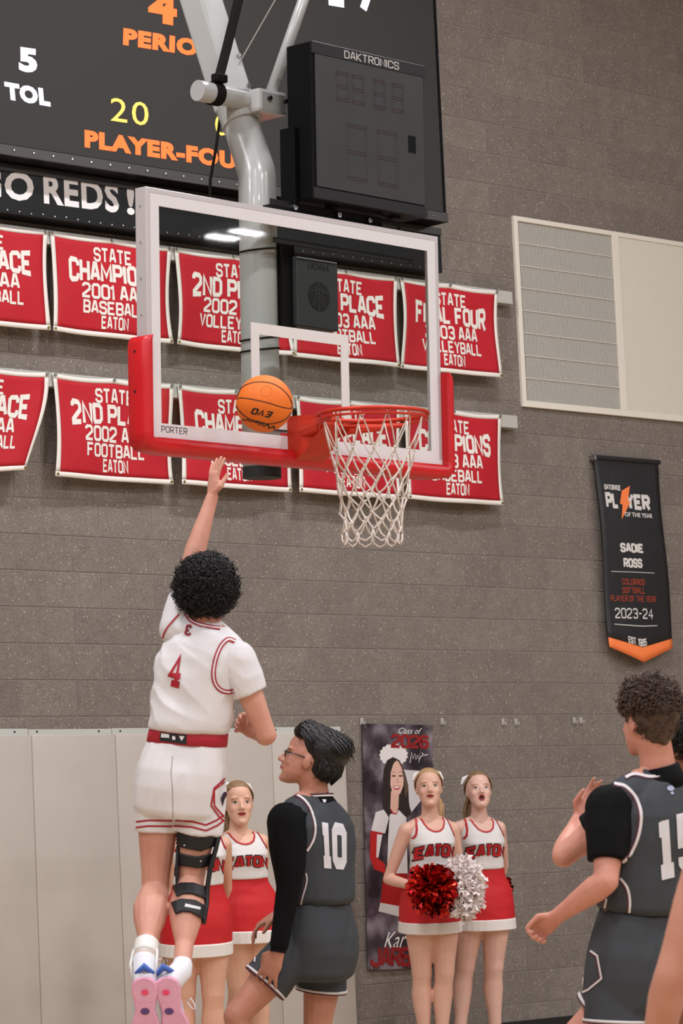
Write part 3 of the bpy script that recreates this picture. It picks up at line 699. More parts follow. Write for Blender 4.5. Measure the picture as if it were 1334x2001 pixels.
    for i in range(len(zs) - 1):
        for k in range(K):
            a = nd[i][k]
            for b_ in ((nd[i + 1][k], nd[i + 1][k - 1]) if i % 2 == 0 else (nd[i + 1][k], nd[i + 1][(k + 1) % K])):
                mid = (a + b_) / 2 + V((rnd.uniform(-.006, .006), rnd.uniform(-.006, .006), -.006)); w_ = .0032 if i < 1 else .0042
                net.tube([BM @ a, BM @ (a * .75 + b_ * .25 + (mid - (a + b_) / 2) * .7), BM @ mid, BM @ (a * .25 + b_ * .75 + (mid - (a + b_) / 2) * .7), BM @ b_], w_, 5)
    for i in range(1, len(zs) - 1):
        for k in range(K): p = BM @ nd[i][k]; net.ell(p, (.0075, .0075, .010), n=6, m=4)
    for k in range(K):
        for q in (0, 1):
            p = nd[-1][k] if q == 0 else nd[-1][k]
        a, c = nd[-1][k], nd[-1][(k + 1) % K]; 
        net.tube([BM @ a, BM @ (a * .9 + c * .1 + V((0, 0, -.03))), BM @ ((a + c) / 2 + V((0, 0, -.045))), BM @ (a * .1 + c * .9 + V((0, 0, -.03))), BM @ c], .0042, 5)
    net.build('net', mn, root, smooth=True)
    # mast
    mg = mat('mast_grey', '#adaeab', .28, .1, noise_amt=.03, nscale=4, coat=.4)
    yp = .246
    mb = MB(); pts = [BP(-.006, yp, z) for z in (-.085, .4, .9, 1.262)] + [BP(-.004, yp + .004, 1.283), BP(-.003, yp + .014, 1.31), BP(0, yp + .12, 1.56), BP(0, yp + .15, 1.63)]
    mb.tube(pts, [.085] * 6 + [.082, .078], 32, side=V((1, 0, 0))); mb.build('lower_mast', mg, root, smooth=True)
    MB().tube([BP(-.006, yp, -.094), BP(-.006, yp, -.045)], .0865, 28).build('mast_end', mat('hollow_dark', '#18191b', .7), root)
    def rect_tube(p, q, w_, d_, wall_=None):
        ax = (q - p).normalized(); sx = (BM.col[0].xyz - ax * BM.col[0].xyz.dot(ax)).normalized(); sy = ax.cross(sx)
        M = frame_M(p, sx, sy, ax); return MB().box((-w_ / 2, -d_ / 2, 0), (w_ / 2, d_ / 2, (q - p).length), M, bev=.012)
    up = rect_tube(BP(0, .385, 1.60), BP(0, .79, 2.63), .15, .13).build('upper_mast', mg, root)
    # gusset side plate and bolts
    for z in (1.71, 1.86):
        t_ = (z - 1.60) / 1.03; c = BP(.055, .385 + .405 * t_ - .071, z); MB().tube([c, c - BM.col[1].xyz * .008], .012, 8).build('bolt', mat('steel', '#b9b9bb', .25, 1.), up)
    cb = MB(); cb.tube([BP(-.315, .30, 1.622), BP(.06, .30, 1.622)], .047, 28, side=V((0, 0, 1))); bar = cb.build('cross_bar', mg, root, smooth=False)
    cl = MB(); cl.box((-.03, .20, 1.555), (.15, .46, 1.665), BM, bev=.018); cl.tube([BP(0, yp + .095, 1.52), BP(0, yp + .13, 1.60)], .094, 24); cl.build('clamp_bracket', mg, root)
    for x in (.03, .13): MB().tube([BP(x, .185, 1.62), BP(x, .23, 1.62)], .011, 8).build('clamp_bolt', mat('steel_dark', '#4c4c50', .35, .9), root)
    MB().tube([BP(.09, .27, 1.62), BP(.64, .29, 2.75)], .026, 20, side=V((1, 0, 0))).build('brace_rod', mg, root, smooth=True)
    mk = mat('strap_black', '#120f0d', .8, spec=.12)
    MB().tube([BP(-.235, .30, 1.622), BP(-.185, .30, 1.622)], .053, 24, side=V((0, 0, 1))).build('strap_loop', mk, root)
    MB().box((-.245, .245, 1.668), (-.175, .29, 1.705), BM, bev=.006).build('buckle', mk, root)
    MB().tube([BP(-.21, .27, 1.69), BP(-.14, .29, 1.84), BP(.20, .39, 2.6)], [(.022, .004)] * 3, 8, side=CR).build('safety_strap', mk, root)
    MB().tube([BP(.03, .40, 1.80), BP(.60, .40, 2.6)], .0035, 6).build('thin_cable', mat('cable_grey', '#8a8178', .6), root)
    MB().tube([BP(-.06, .42, 1.57), BP(-.09, .42, 1.42), BP(-.13, .42, 1.26), BP(-.155, .40, 1.12), BP(-.15, .3, 1.08)], .007, 8).build('power_cable', mk, root, smooth=True)
    for z in (.93, .53, .48): MB().tube([BP(-.006 + .0885 * math.sin(6.28318 * i / 24), yp - .0885 * math.cos(6.28318 * i / 24), z + .012 * math.sin(6.28318 * i / 24)) for i in range(24)], .004, 6, closed=True).build('cable_tie', mk, root)
    # board mount behind the rim and top angle
    MB().tube([BP(-.0, yp - .05, .03), BP(.0, .02, .03)], .018, 10).box((-.20, .03, .085), (.20, .05, .125), BM, bev=.003).build('mount_bar', mat('steel', '#b9b9bb', .25, 1.), root)
    MB().box((-.10, .05, .93), (.80, .062, .955), BM, bev=.003).build('mount_channel', mat('dark_metal', '#111010', .55, spec=.3), root)
    MB().box((-.12, .05, 1.069), (.60, .10, 1.10), BM, bev=.002).box((-.12, .05, 1.069), (.60, .056, 1.125), BM, bev=.002).build('top_angle', mat('dark_metal', '#111010', .55, spec=.3), root)
    for x in (.02, .30, .50): MB().tube([BP(x, .03, 1.10), BP(x, .06, 1.10)], .014, 8).build('bolt', mat('steel', '#b9b9bb', .25, 1.), root)
goal()

def shot_clock():
    # front face corners follow the box above the right half of the board
    o = BP(.245, .06, 1.155); root = thing('shot_clock', o, 'black boxy shot clock display mounted on top of the backboard', 'clock')
    mk = mat('clock_black', '#050506', .6, spec=.12); x0, x1, z0, z1, y0, y1 = .045, .785, 1.132, 1.84, -.06, .10
    body = MB(); body.box((x0, y0 + .006, z0), (x1, y1, z1), BM, bev=.004); body.build('case', mk, root)
    MB().box((x0 + .02, y0, z0 + .055), (x1 - .012, y0 + .01, z1 - .055), BM).build('face_panel', mat('smoked_lens', '#1d1b1a', .5, noise_amt=.3, nscale=6), root)
    MB().box((x0, y0 - .003, z1 - .055), (x1, y0 + .01, z1), BM, bev=.002).build('top_rail', mat('clock_rail', '#100f0f', .5, spec=.3), root)
    MB().box((x0, y0 - .003, z0), (x1, y0 + .01, z0 + .05), BM, bev=.002).build('bottom_rail', mat('clock_rail', '#100f0f', .5, spec=.3), root)
    MB().box((x0 - .03, y1 - .07, z0 - .03), (x0 + .0, y1 + .02, z0 + .33), BM, bev=.002).build('side_bracket', mk, root)
    mb = MB(); Q, _ = block_text('DAKTRONICS', .95, 1.5); put(mb, Q, lambda x, y, k: BP(x0 + .205 + x * .36, y0 - .0035 - k, z1 - .047 + y * .036)); mb.build('lettering', mat('print_silver', '#b9b5b0', .4), root)
    # unlit dots of the digits
    md = mat('dot_off', '#2a0f0c', .6); seg = [(0, 0, 0, 1), (1, 0, 1, 1), (0, 0, 1, 0), (0, 1, 1, 1), (0, .5, 1, .5)]
    for cx, cz, w_, h in ((.18, 1.60, .07, .12), (.28, 1.60, .07, .12), (.42, 1.60, .07, .12), (.54, 1.60, .07, .12), (.24, 1.25, .12, .24), (.44, 1.25, .12, .24)):
        mb = MB()
        for a, b, c, d in seg:
            nn = int(9 + 6 * (h > .2))
            for i in range(nn + 1):
                for j in (-.006, .006):
                    t = i / nn; x = x0 + cx - .02 + (a + (c - a) * t) * w_ + (j if a == c else 0); z = cz + (b + (d - b) * t) * h + (j if b == d else 0)
                    p = [BP(x - .0028, y0 - .0006, z - .0028), BP(x + .0028, y0 - .0006, z - .0028), BP(x + .0028, y0 - .0006, z + .0028), BP(x - .0028, y0 - .0006, z + .0028)]
                    mb.add(p, [(0, 1, 2, 3)])
        mb.build('digit_dots', md, root, kind='stuff')
    MB().box((x1 - .12, y0 - .001, 1.42), (x1 - .07, y0 + .003, 1.50), BM).build('speaker_grille', mk, root)
    MB().tube([BP(x1 - .3, 0, z0 + .01), BP(x1 - .2, -.02, z0 - .03), BP(x1 - .12, 0, z0 - .05), BP(x1 - .14, .05, z0 - .085)], .005, 8).build('cable', mk, root, smooth=True)
    for x in (.22, .62): MB().box((x, .0, 1.12), (x + .05, .05, z0 + .01), BM, bev=.003).build('foot_bracket', mk, root)
    root = thing('sensor_box', BP(.3, .16, .7), 'black sensor box with a basketball cutout, behind the glass beside the pole', 'sensor')
    mb = MB().box((.10, .11, .585), (.365, .20, .90), BM, bev=.006); mb.build('case', mat('sensor_black', '#232626', .6), root)
    MB().box((.04, .14, .56), (.12, .26, .97), BM, bev=.004).build('mount_bracket', mk, root)
    dk = mat('cutout_dark', '#060606', .8); c = V((.238, .1085, .73)); r = .068; mb = MB()
    mb.add([BP(c.x + r * math.cos(6.283 * i / 28), c.y, c.z + r * math.sin(6.283 * i / 28)) for i in range(28)], [tuple(range(28))]); mb.build('ball_cutout', dk, root)
    rb = MB()
    for pl in ([(-.0, -r), (0, r)], [(-r * .9, .02), (0, .035), (r * .9, .02)], [(-.04, -.045), (-.018, 0), (-.022, .055)], [(.04, -.045), (.018, 0), (.022, .055)]):
        for q in strip(pl, .005): rb.add([BP(c.x + v.x, c.y - .0006, c.z + v.y) for v in q], [(0, 1, 2, 3)])
    rb.build('ribs', mat('sensor_black', '#232626', .6), root)
    mb = MB(); Q, _ = block_text('NOAH', .9, 1.6); put(mb, Q, lambda x, y, k: BP(.17 + x * .13, .1088 - k, .85 + y * .028)); mb.build('lettering', dk, root)
shot_clock()

# ------------------------------------------------------------------ surface-following decals
def bvh_of(objs):
    vs, fs = [], []
    for o in objs:
        og = org(o); off = len(vs); vs += [v.co + og for v in o.data.vertices]; fs += [tuple(i + off for i in p.vertices) for p in o.data.polygons]
    return BVHTree.FromPolygons(vs, fs)
def decal(Q, tree, name, m, parent, L=.012, lift=.002, start=None, label=None, reach=3.0, dirn=None):
    """Q: MB whose vertices stand off a surface; they are dropped on it along their own line of projection"""
    mb = subdiv(Q, L); out = MB(); idx = {}
    nv = []
    for p in mb.v:
        d = dirn if dirn is not None else (p - CP).normalized()
        h = tree.ray_cast(p, d, reach); nv.append((h[0] - d * 0 + (h[1] if h[1].dot(d) < 0 else -h[1]) * lift, h[1]) if h[0] is not None else None)
    fs = []
    for f in mb.f:
        if any(nv[i] is None for i in f): continue
        a = [nv[i][0] for i in f]
        if max((a[i] - a[i - 1]).length for i in range(len(a))) > max(.05, L * 4): continue
        fs.append(f)
    used = sorted({i for f in fs for i in f}); mp = {j: i for i, j in enumerate(used)}
    if not used: print('decal missed:', name); return None
    out.add([nv[j][0] for j in used], [[mp[i] for i in f] for f in fs]); return out.build(name, m, parent, smooth=True, label=label)
def px_poly(pts, d):
    return MB().add([at(x, y, d) for x, y in pts], [tuple(range(len(pts)))])
def smooth_line(pts, n=5):
    P = [V((p[0], p[1])) for p in pts]; out = []
    for i in range(len(P) - 1):
        a, b, c, e = P[max(i - 1, 0)], P[i], P[i + 1], P[min(i + 2, len(P) - 1)]
        for k in range(n):
            t = k / n; q = .5 * ((2 * b) + (c - a) * t + (2 * a - 5 * b + 4 * c - e) * t * t + (3 * b - 3 * c + e - a) * t ** 3); out.append((q.x, q.y))
    return out + [(P[-1].x, P[-1].y)]
def px_strip(pts, wpx, d, sm=False):
    mb = MB()
    if sm: pts = smooth_line(pts)
    for q in strip(pts, wpx): mb.add([at(v.x, v.y, d) for v in q], [(0, 1, 2, 3)])
    return mb
def px_text(Q, tl, tr, br, bl, d, bend=0.):
    mb = MB()
    def fn(x, y, k):
        a = V(bl) * (1 - x) + V(br) * x; b = V(tl) * (1 - x) + V(tr) * x; p = a * (1 - y) + b * y; return at(p.x, p.y - bend * 4 * x * (1 - x), d)
    put(mb, Q, fn); return mb
def ellpts(cx, cy, rx, ry, n=16, rot=0.): 
    c, s = math.cos(rot), math.sin(rot); return [(cx + rx * math.cos(6.28318 * i / n) * c - ry * math.sin(6.28318 * i / n) * s, cy + rx * math.cos(6.28318 * i / n) * s + ry * math.sin(6.28318 * i / n) * c) for i in range(n)]

def ball():
    d = 13.68; c = at(516.5, 789, d); r = .1205; root = thing('basketball', c, 'orange basketball in the air against the lower glass', 'ball')
    s = MB().ell(c, r, n=64, m=40).build('cover', mat('ball_orange', '#e8700f', .6, bump=.25, bscale=900, noise_amt=.04, nscale=30), root, smooth=True); tr = bvh_of([s]); dk = mat('ball_seam', '#3a160a', .7); bk = mat('ball_print', '#17120e', .6)
    z = lambda pts: [(440 + x / 6.67, 720 + y / 6.67) for x, y in pts]
    for pl in ([(140, 420), (165, 390), (230, 385), (380, 408), (560, 450), (720, 500), (840, 522), (868, 505), (878, 470)], [(150, 380), (210, 255), (330, 192), (480, 176), (620, 200), (740, 270), (830, 370), (872, 470)],
               [(134, 440), (160, 520), (230, 600), (330, 665), (450, 708), (580, 722), (700, 700), (800, 650), (862, 570)]):
        decal(px_strip(z(pl), 1.9, d - .4, True), tr, 'seam', dk, root, .008, .0008)
    def T(q, tl, trr, br, bl, bend=0): decal(px_text(q, *z([tl, trr, br, bl]), d - .4, bend), tr, 'lettering', bk, root, .008, .001)
    T(block_text('EVO', 1.7, 2.0)[0], (575, 645), (325, 590), (365, 510), (632, 568))
    T(font_text('Wilson', .02)[0], (650, 820), (205, 690), (235, 650), (690, 765), -.7 * -1 * 0 + 3)
    ck = MB()
    for q in strip([tuple(p) for p in z(ellpts(537, 298, 72, 68, 20))] + [z(ellpts(537, 298, 72, 68, 20))[0]], .5): ck.add([at(v.x, v.y, d - .4) for v in q], [(0, 1, 2, 3)])
    decal(ck, tr, 'stamp', mat('ball_stamp', '#9a4410', .7), root, .008, .001)
ball()

# ------------------------------------------------------------------ people
UP = V((0, 0, 1))
def skin_mat(name, col, red='#c0705c', amt=.10):
    if name in MATS: return MATS[name]
    m = bpy.data.materials.new(name); m.use_nodes = True; N = m.node_tree.nodes; L = m.node_tree.links; b = N['Principled BSDF']
    tc = N.new('ShaderNodeTexCoord'); n = N.new('ShaderNodeTexNoise'); n.inputs['Scale'].default_value = 9; n.inputs['Detail'].default_value = 4; L.new(tc.outputs['Object'], n.inputs['Vector'])
    mr = N.new('ShaderNodeMapRange'); mr.inputs[1].default_value = .4; mr.inputs[2].default_value = .75; mr.inputs[3].default_value = 0; mr.inputs[4].default_value = amt * 3; L.new(n.outputs['Fac'], mr.inputs[0])
    mx = N.new('ShaderNodeMix'); mx.data_type = 'RGBA'; mx.inputs[6].default_value = lin(col); mx.inputs[7].default_value = lin(red); L.new(mr.outputs[0], mx.inputs[0]); L.new(mx.outputs[2], b.inputs['Base Color'])
    b.inputs['Roughness'].default_value = .5; b.inputs['Subsurface Weight'].default_value = .12; b.inputs['Subsurface Radius'].default_value = (1, .3, .15); b.inputs['Subsurface Scale'].default_value = .008
    n2 = N.new('ShaderNodeTexNoise'); n2.inputs['Scale'].default_value = 300; L.new(tc.outputs['Object'], n2.inputs['Vector']); bp = N.new('ShaderNodeBump'); bp.inputs['Strength'].default_value = .08; bp.inputs['Distance'].default_value = .004; L.new(n2.outputs['Fac'], bp.inputs['Height']); L.new(bp.outputs[0], b.inputs['Normal'])
    MATS[name] = m; return m
def remesh(mb, vox=.006, smooth=3, folds=None):
    global _RS
    try: _RS
    except NameError: _RS = bpy.data.scenes.new('workbench')
    me = mb.mesh(); o = bpy.data.objects.new('tmp', me); _RS.collection.objects.link(o)
    r = o.modifiers.new('r', 'REMESH'); r.mode = 'VOXEL'; r.voxel_size = vox
    s = o.modifiers.new('s', 'SMOOTH'); s.factor = .5; s.iterations = smooth
    vl = _RS.view_layers[0]; vl.update(); dg = vl.depsgraph; dg.update(); me2 = bpy.data.meshes.new_from_object(o.evaluated_get(dg))
    bpy.data.objects.remove(o); bpy.data.meshes.remove(me)
    if folds:
        cs = [v.co.copy() for v in me2.vertices]; ns = [v.normal.copy() for v in me2.vertices]; out = []
        for c_, n_ in zip(cs, ns): out.extend(c_ + n_ * folds(c_))
        me2.vertices.foreach_set('co', out); me2.update()
    return me2
def fold_fn(direction, amp=.006, freq=22., z0=-9, z1=99, seed=0.):
    """long soft creases running along a direction"""
    d = V(direction).normalized(); a = d.orthogonal().normalized(); b = d.cross(a)
    def f(p):
        q = V((p.dot(d) * freq * .22, p.dot(a) * freq, p.dot(b) * freq)) + V((seed, seed, seed))
        n = noise.noise(q) ; r = 1 - abs(n) * 2.2
        w_ = min(1, max(0, (p.z - z0) / .08)) * min(1, max(0, (z1 - p.z) / .08))
        return amp * r * max(.0, .55 + .9 * noise.noise(p * 4 + V((seed, 1, 2)))) * w_ + .5 * amp * n * w_
    return f
def lerp(a, b, t): return a + (b - a) * t
def hem_ring(parent, shape, p, ax, r, m1, m2, w1=.009, w2=.006):
    q = p - ax * w1
    MB().tube([q - ax * .001, q, p, p + ax * .001], [r - .008, r + .0045, r + .0045, r - .008], 28).build('hem_trim', m1, parent, smooth=True)
    if m2: MB().tube([p, p + ax * .001, p + ax * w2, p + ax * (w2 + .001)], [r - .008, r + .004, r + .0035, r - .008], 28).build('hem_trim', m2, parent, smooth=True)
def limb(mb, P, R_, n=14, side=None): mb.tube(P, R_, n, True, side)
def arm(mb, s, e, w_, k=1., deltoid=True):
    s, e, w_ = V(s), V(e), V(w_)
    limb(mb, [s, lerp(s, e, .25), lerp(s, e, .55), lerp(s, e, .85), e], [.056 * k, .053 * k, .049 * k, .041 * k, .039 * k])
    limb(mb, [e, lerp(e, w_, .22), lerp(e, w_, .5), lerp(e, w_, .8), w_], [.040 * k, .043 * k, .037 * k, .029 * k, .026 * k])
def leg(mb, h, kn, an, front, k=1., calf=1.):
    h, kn, an = V(h), V(kn), V(an); F = V(front)
    limb(mb, [h, lerp(h, kn, .25), lerp(h, kn, .55), lerp(h, kn, .85), kn], [.088 * k, .085 * k, .073 * k, .058 * k, .055 * k])
    b = -F * .016 * calf
    limb(mb, [kn, lerp(kn, an, .14) + b * .5, lerp(kn, an, .30) + b, lerp(kn, an, .48) + b * .7, lerp(kn, an, .75), an], [.053 * k, .053 * k * calf, .059 * k * calf, .052 * k * calf, .037 * k, .035 * k])
def hand(mb, w_, d, pn, thumb, curl=.3, k=1., spread=.12, tcurl=.5):
    """w_: wrist, d: direction to the fingers, pn: palm normal, thumb: side the thumb leaves on"""
    d = V(d).normalized(); pn = (V(pn) - d * V(pn).dot(d)).normalized(); t = (V(thumb) - d * V(thumb).dot(d)); t = (t - pn * t.dot(pn)).normalized(); w_ = V(w_)
    pl = .092 * k
    mb.tube([w_ - d * .02 * k, w_ + d * .02 * k, w_ + d * pl * .6, w_ + d * pl], [(.026 * k, .019 * k), (.033 * k, .018 * k), (.042 * k, .016 * k), (.040 * k, .012 * k)], 12, True, side=t)
    for i, (off, ln) in enumerate(((.031, .072), (.0105, .080), (-.0105, .075), (-.031, .060))):
        p = w_ + d * (pl * .93) + t * off * k; fd = (d + t * (spread * off / .031)).normalized(); pts = [p - fd * .012, p]; a = 0
        for seg, c in ((.44, .7), (.32, 1.1), (.24, .8)):
            a += curl * c; q = fd * math.cos(a) + pn * math.sin(a); p = p + q * (ln * seg * k); pts.append(p)
        mb.tube(pts, [.0088 * k, .0088 * k, .0082 * k, .0076 * k, .0066 * k], 8, True)
    b = w_ + d * .022 * k + t * .024 * k; q1 = (d * .62 + t * .72 + pn * .30).normalized(); q2 = (d * .85 + t * (.5 - tcurl) + pn * .25 * (1 + tcurl)).normalized()
    mb.tube([b - q1 * .01, b + q1 * .032 * k, b + q1 * .032 * k + q2 * .030 * k, b + q1 * .032 * k + q2 * .055 * k], [.0135 * k, .0118 * k, .0100 * k, .0080 * k], 8, True)
def torso_rings(levels, hip, chest, neck, sh, sc, fh, fc, n=28, p=2.3):
    """levels: (t, half width, half depth, forward offset); t 0 = crotch, 1 = base of the neck; sh/sc side vectors at hips and shoulders"""
    rings = []
    for t, a, b, fo in levels:
        if t < 0: c = hip + (hip - chest).normalized() * (-t)
        else:
            # quadratic path
            c = hip * (1 - t) ** 2 + chest * 2 * t * (1 - t) + neck * t * t
        s = lerp(sh, sc, min(1, max(0, t))).normalized(); f = lerp(fh, fc, min(1, max(0, t))).normalized()
        ax = (neck - hip).normalized(); f = (f - ax * f.dot(ax)).normalized(); s = (s - f * s.dot(f)); s = s.normalized()
        r = []
        for k in range(n):
            th = 6.28318 * k / n; cx, sx = math.cos(th), math.sin(th)
            r.append(c + s * (a * math.copysign(abs(cx) ** (2 / p), cx)) + f * (fo + b * math.copysign(abs(sx) ** (2 / p), sx)))
        rings.append(r)
    return rings
MALE = [(-.10, .06, .07, 0), (-.05, .145, .10, -.005), (.0, .168, .118, -.01), (.10, .168, .115, -.008), (.22, .152, .102, 0), (.36, .142, .098, .004), (.52, .158, .108, .006), (.68, .172, .116, .004), (.82, .168, .108, -.004), (.90, .140, .085, -.008), (.96, .085, .068, -.006), (1.0, .060, .060, 0)]
FEM = [(-.09, .05, .06, 0), (-.04, .140, .10, -.008), (.0, .158, .108, -.012), (.10, .152, .102, -.01), (.24, .130, .086, 0), (.38, .122, .082, .004), (.52, .126, .088, .008), (.66, .134, .106, .016), (.78, .136, .092, .006), (.88, .125, .072, -.002), (.94, .075, .055, -.004), (1.0, .046, .048, 0)]
def head_axes(fwd, up):
    f = V(fwd).normalized(); u = V(up); u = (u - f * u.dot(f)).normalized(); return f.cross(u), f, u    # right, forward, up
def head(mb, c, fwd, up, k=1., fem=False, mouth=0.):
    X, Y, Z = head_axes(fwd, up); c = V(c); T = lambda x, y, z: c + (X * x + Y * y + Z * z) * k
    E_ = lambda p, r: mb.ell(T(*p), tuple(q * k for q in r), (X, Y, Z), 18, 12)
    E_((0, -.012, .028), (.077, .098, .095)); E_((0, .02, .05), (.066, .072, .062))
    rings = []; j = .93 if fem else 1
    for z, a, b, cy in ((-.112, .018, .016, .066), (-.104, .035 * j, .032, .056), (-.088, .049 * j, .05, .038), (-.064, .063 * j, .062, .026), (-.03, .070 * j, .073, .018), (0, .070, .078, .012), (.03, .071, .082, .008), (.06, .068, .08, .004)):
        rings.append([T(a * math.cos(6.283 * i / 20), cy + b * math.sin(6.283 * i / 20), z) for i in range(20)])
    mb.loft(rings)
    mb.tube([T(0, .086, .022), T(0, .098, -.004), T(0, .110, -.024)], [.007 * k, .009 * k, .0115 * k], 10, True)
    for s in (-1, 1):
        E_((s * .011, .097, -.028), (.009, .010, .008)); E_((s * .034, .060, -.022), (.025, .022, .027)); E_((s * .032, .078, .030), (.024, .012, .008))
        E_((s * (.073 if fem else .077), -.010, -.004), (.007, .015, .024) if fem else (.009, .019, .031))
    lz = -.053
    if mouth: E_((0, .088, lz + .010), (.017, .012, .006)); E_((0, .084, lz - .016), (.016, .012, .007))
    else: E_((0, .090, lz + .004), (.021, .011, .006)); E_((0, .088, lz - .006), (.019, .011, .006))
    E_((0, .078, -.095), (.019, .016, .014))
    return T
def face_decals(body, parent, T, X, Y, Z, k, brow='#7a5b40', lips='#8f1320', iris='#453c34', mouth=0., lash=1.):
    tr = bvh_of([body])
    def shape(name, pts, m, lift): 
        mb = MB(); mb.add([T(x, .16, z) for x, z in pts], [tuple(range(len(pts)))]); decal(mb, tr, name, m, parent, .005 * k, lift, dirn=-Y)
    wh = mat('eye_white', '#d8d2cc', .35); ir = mat('iris' + iris, iris, .2); dk = mat('lash_dark', '#2a1a14', .7); bw = mat('brow' + brow, brow, .8); lp = mat('lips' + lips, lips, .4)
    for s in (-1, 1):
        c = s * .032
        shape('eye', [(c - .0145, .006), (c - .007, .0105), (c + .002, .0112), (c + .010, .0098), (c + .0145, .006), (c + .007, .0025), (c - .006, .0022)], wh, .0006)
        shape('iris', ellpts(c, .0068, .0058, .0048, 12), ir, .0011)
        shape('eyelid_line', [(c - .016, .006), (c - .008, .0104), (c + .002, .0113), (c + .011, .0096), (c + .016, .0062), (c + .010, .0128), (c + .002, .0150), (c - .009, .0138)], dk, .0014)
        shape('eyebrow', [(c - s * .016, .024), (c - s * .004, .0285), (c + s * .010, .0285), (c + s * .020, .023), (c + s * .010, .0325), (c - s * .004, .0332), (c - s * .017, .029)], bw, .0012)
    if mouth:
        shape('lips', [(x, z - .001) for x, z in ellpts(0, -.056, .0195, .0165, 20)], lp, .0010); shape('open_mouth', ellpts(0, -.0565, .0125, .0085, 16), mat('mouth_dark', '#2c0709', .6), .0016)
    else:
        shape('lips', [(-.024, -.052), (-.012, -.0475), (-.004, -.0450), (0, -.0462), (.004, -.0450), (.012, -.0475), (.024, -.052), (.013, -.0605), (0, -.0630), (-.013, -.0605)], lp, .0010)
        shape('lip_line', [(-.022, -.0522), (-.008, -.0530), (0, -.0520), (.008, -.0530), (.022, -.0522), (.008, -.0545), (0, -.0535), (-.008, -.0545)], mat('lip_dark', '#4a0a10', .6), .0016)
def curls(mb, c, ax, r, keep, n, rnd, hr=.009, ln=.03, th=.0024, turns=1.6, lift=.0, tilt=0.):
    """small helical curls standing on an ellipsoid"""
    X, Y, Z = ax
    for _ in range(n * 3):
        if n <= 0: break
        z = rnd.uniform(-1, 1); a = rnd.uniform(0, 6.283); q = math.sqrt(1 - z * z); d = (q * math.cos(a), q * math.sin(a), z)
        if not keep(*d): continue
        n -= 1
        rr = rnd.uniform(.86, 1.04); p = c + X * (d[0] * r[0] * rr) + Y * (d[1] * r[1] * rr) + Z * (d[2] * r[2] * rr)
        nm = (X * d[0] + Y * d[1] + Z * d[2] + V((rnd.uniform(-.9, .9), rnd.uniform(-.9, .9), rnd.uniform(-.9, .9) - tilt))).normalized(); t = nm.orthogonal().normalized(); b = nm.cross(t); ph = rnd.uniform(0, 6.28); h = hr * rnd.uniform(.6, 1.3); l_ = ln * rnd.uniform(.6, 1.4)
        m = 8; pts = [p + nm * (l_ * i / m) + (t * math.cos(ph + 6.283 * turns * i / m) + b * math.sin(ph + 6.283 * turns * i / m)) * h for i in range(m + 1)]
        mb.tube(pts, [th * (1 - .5 * i / m) for i in range(m + 1)], 3, cap=False)
def person(loc, label, group=None): return thing('person', loc, label, 'person', group)
def sole_shoe(root, heel, toe, up, side, cols, k=1., name='shoe'):
    """a high basketball shoe: sole outline extruded, upper lofted over it"""
    heel, toe = V(heel), V(toe); f = (toe - heel).normalized(); up = (V(up) - f * V(up).dot(f)).normalized(); s = f.cross(up); L = (toe - heel).length
    prof = [(-.0, .010), (.012, .020), (.035, .029), (.07, .036), (.13, .040), (.22, .039), (.33, .033), (.45, .030), (.6, .041), (.75, .048), (.88, .042), (.97, .026), (1.0, .010)]
    def ol(h, g=0, tf=0): 
        r = [heel + f * (L * t) + s * (w_ * k + g) + up * (h + (tf * max(0, t - .7))) for t, w_ in prof]
        return r + [heel + f * (L * t) - s * (w_ * k + g) + up * (h + (tf * max(0, t - .7))) for t, w_ in reversed(prof)]
    mb = MB().loft([ol(0, -.006, .03), ol(.004, 0, .03), ol(.022, .002, .02), ol(.03, -.002, .02)])
    so = mb.build('sole', cols[0], root, smooth=False)
    mb = MB(); P = [(.04, .034, .10), (.16, .036, .10), (.32, .036, .088), (.5, .037, .066), (.7, .043, .052), (.88, .036, .044), (.97, .02, .034)]
    rings = []
    for t, w_, h in P:
        c = heel + f * (L * t) + up * .02; rings.append([c + s * (w_ * k * math.cos(3.1416 * i / 10)) + up * (h * max(0, math.sin(3.1416 * i / 10)) ** .7 * 1.0) for i in range(11)] + [c - s * (w_ * k * .9), c + s * (w_ * k * .9)][::1])
    mb.loft(rings); up_ = remesh(mb, .005, 2); link('upper', up_, cols[1], root, smooth=True)
    return so, (heel, f, up, s, L)

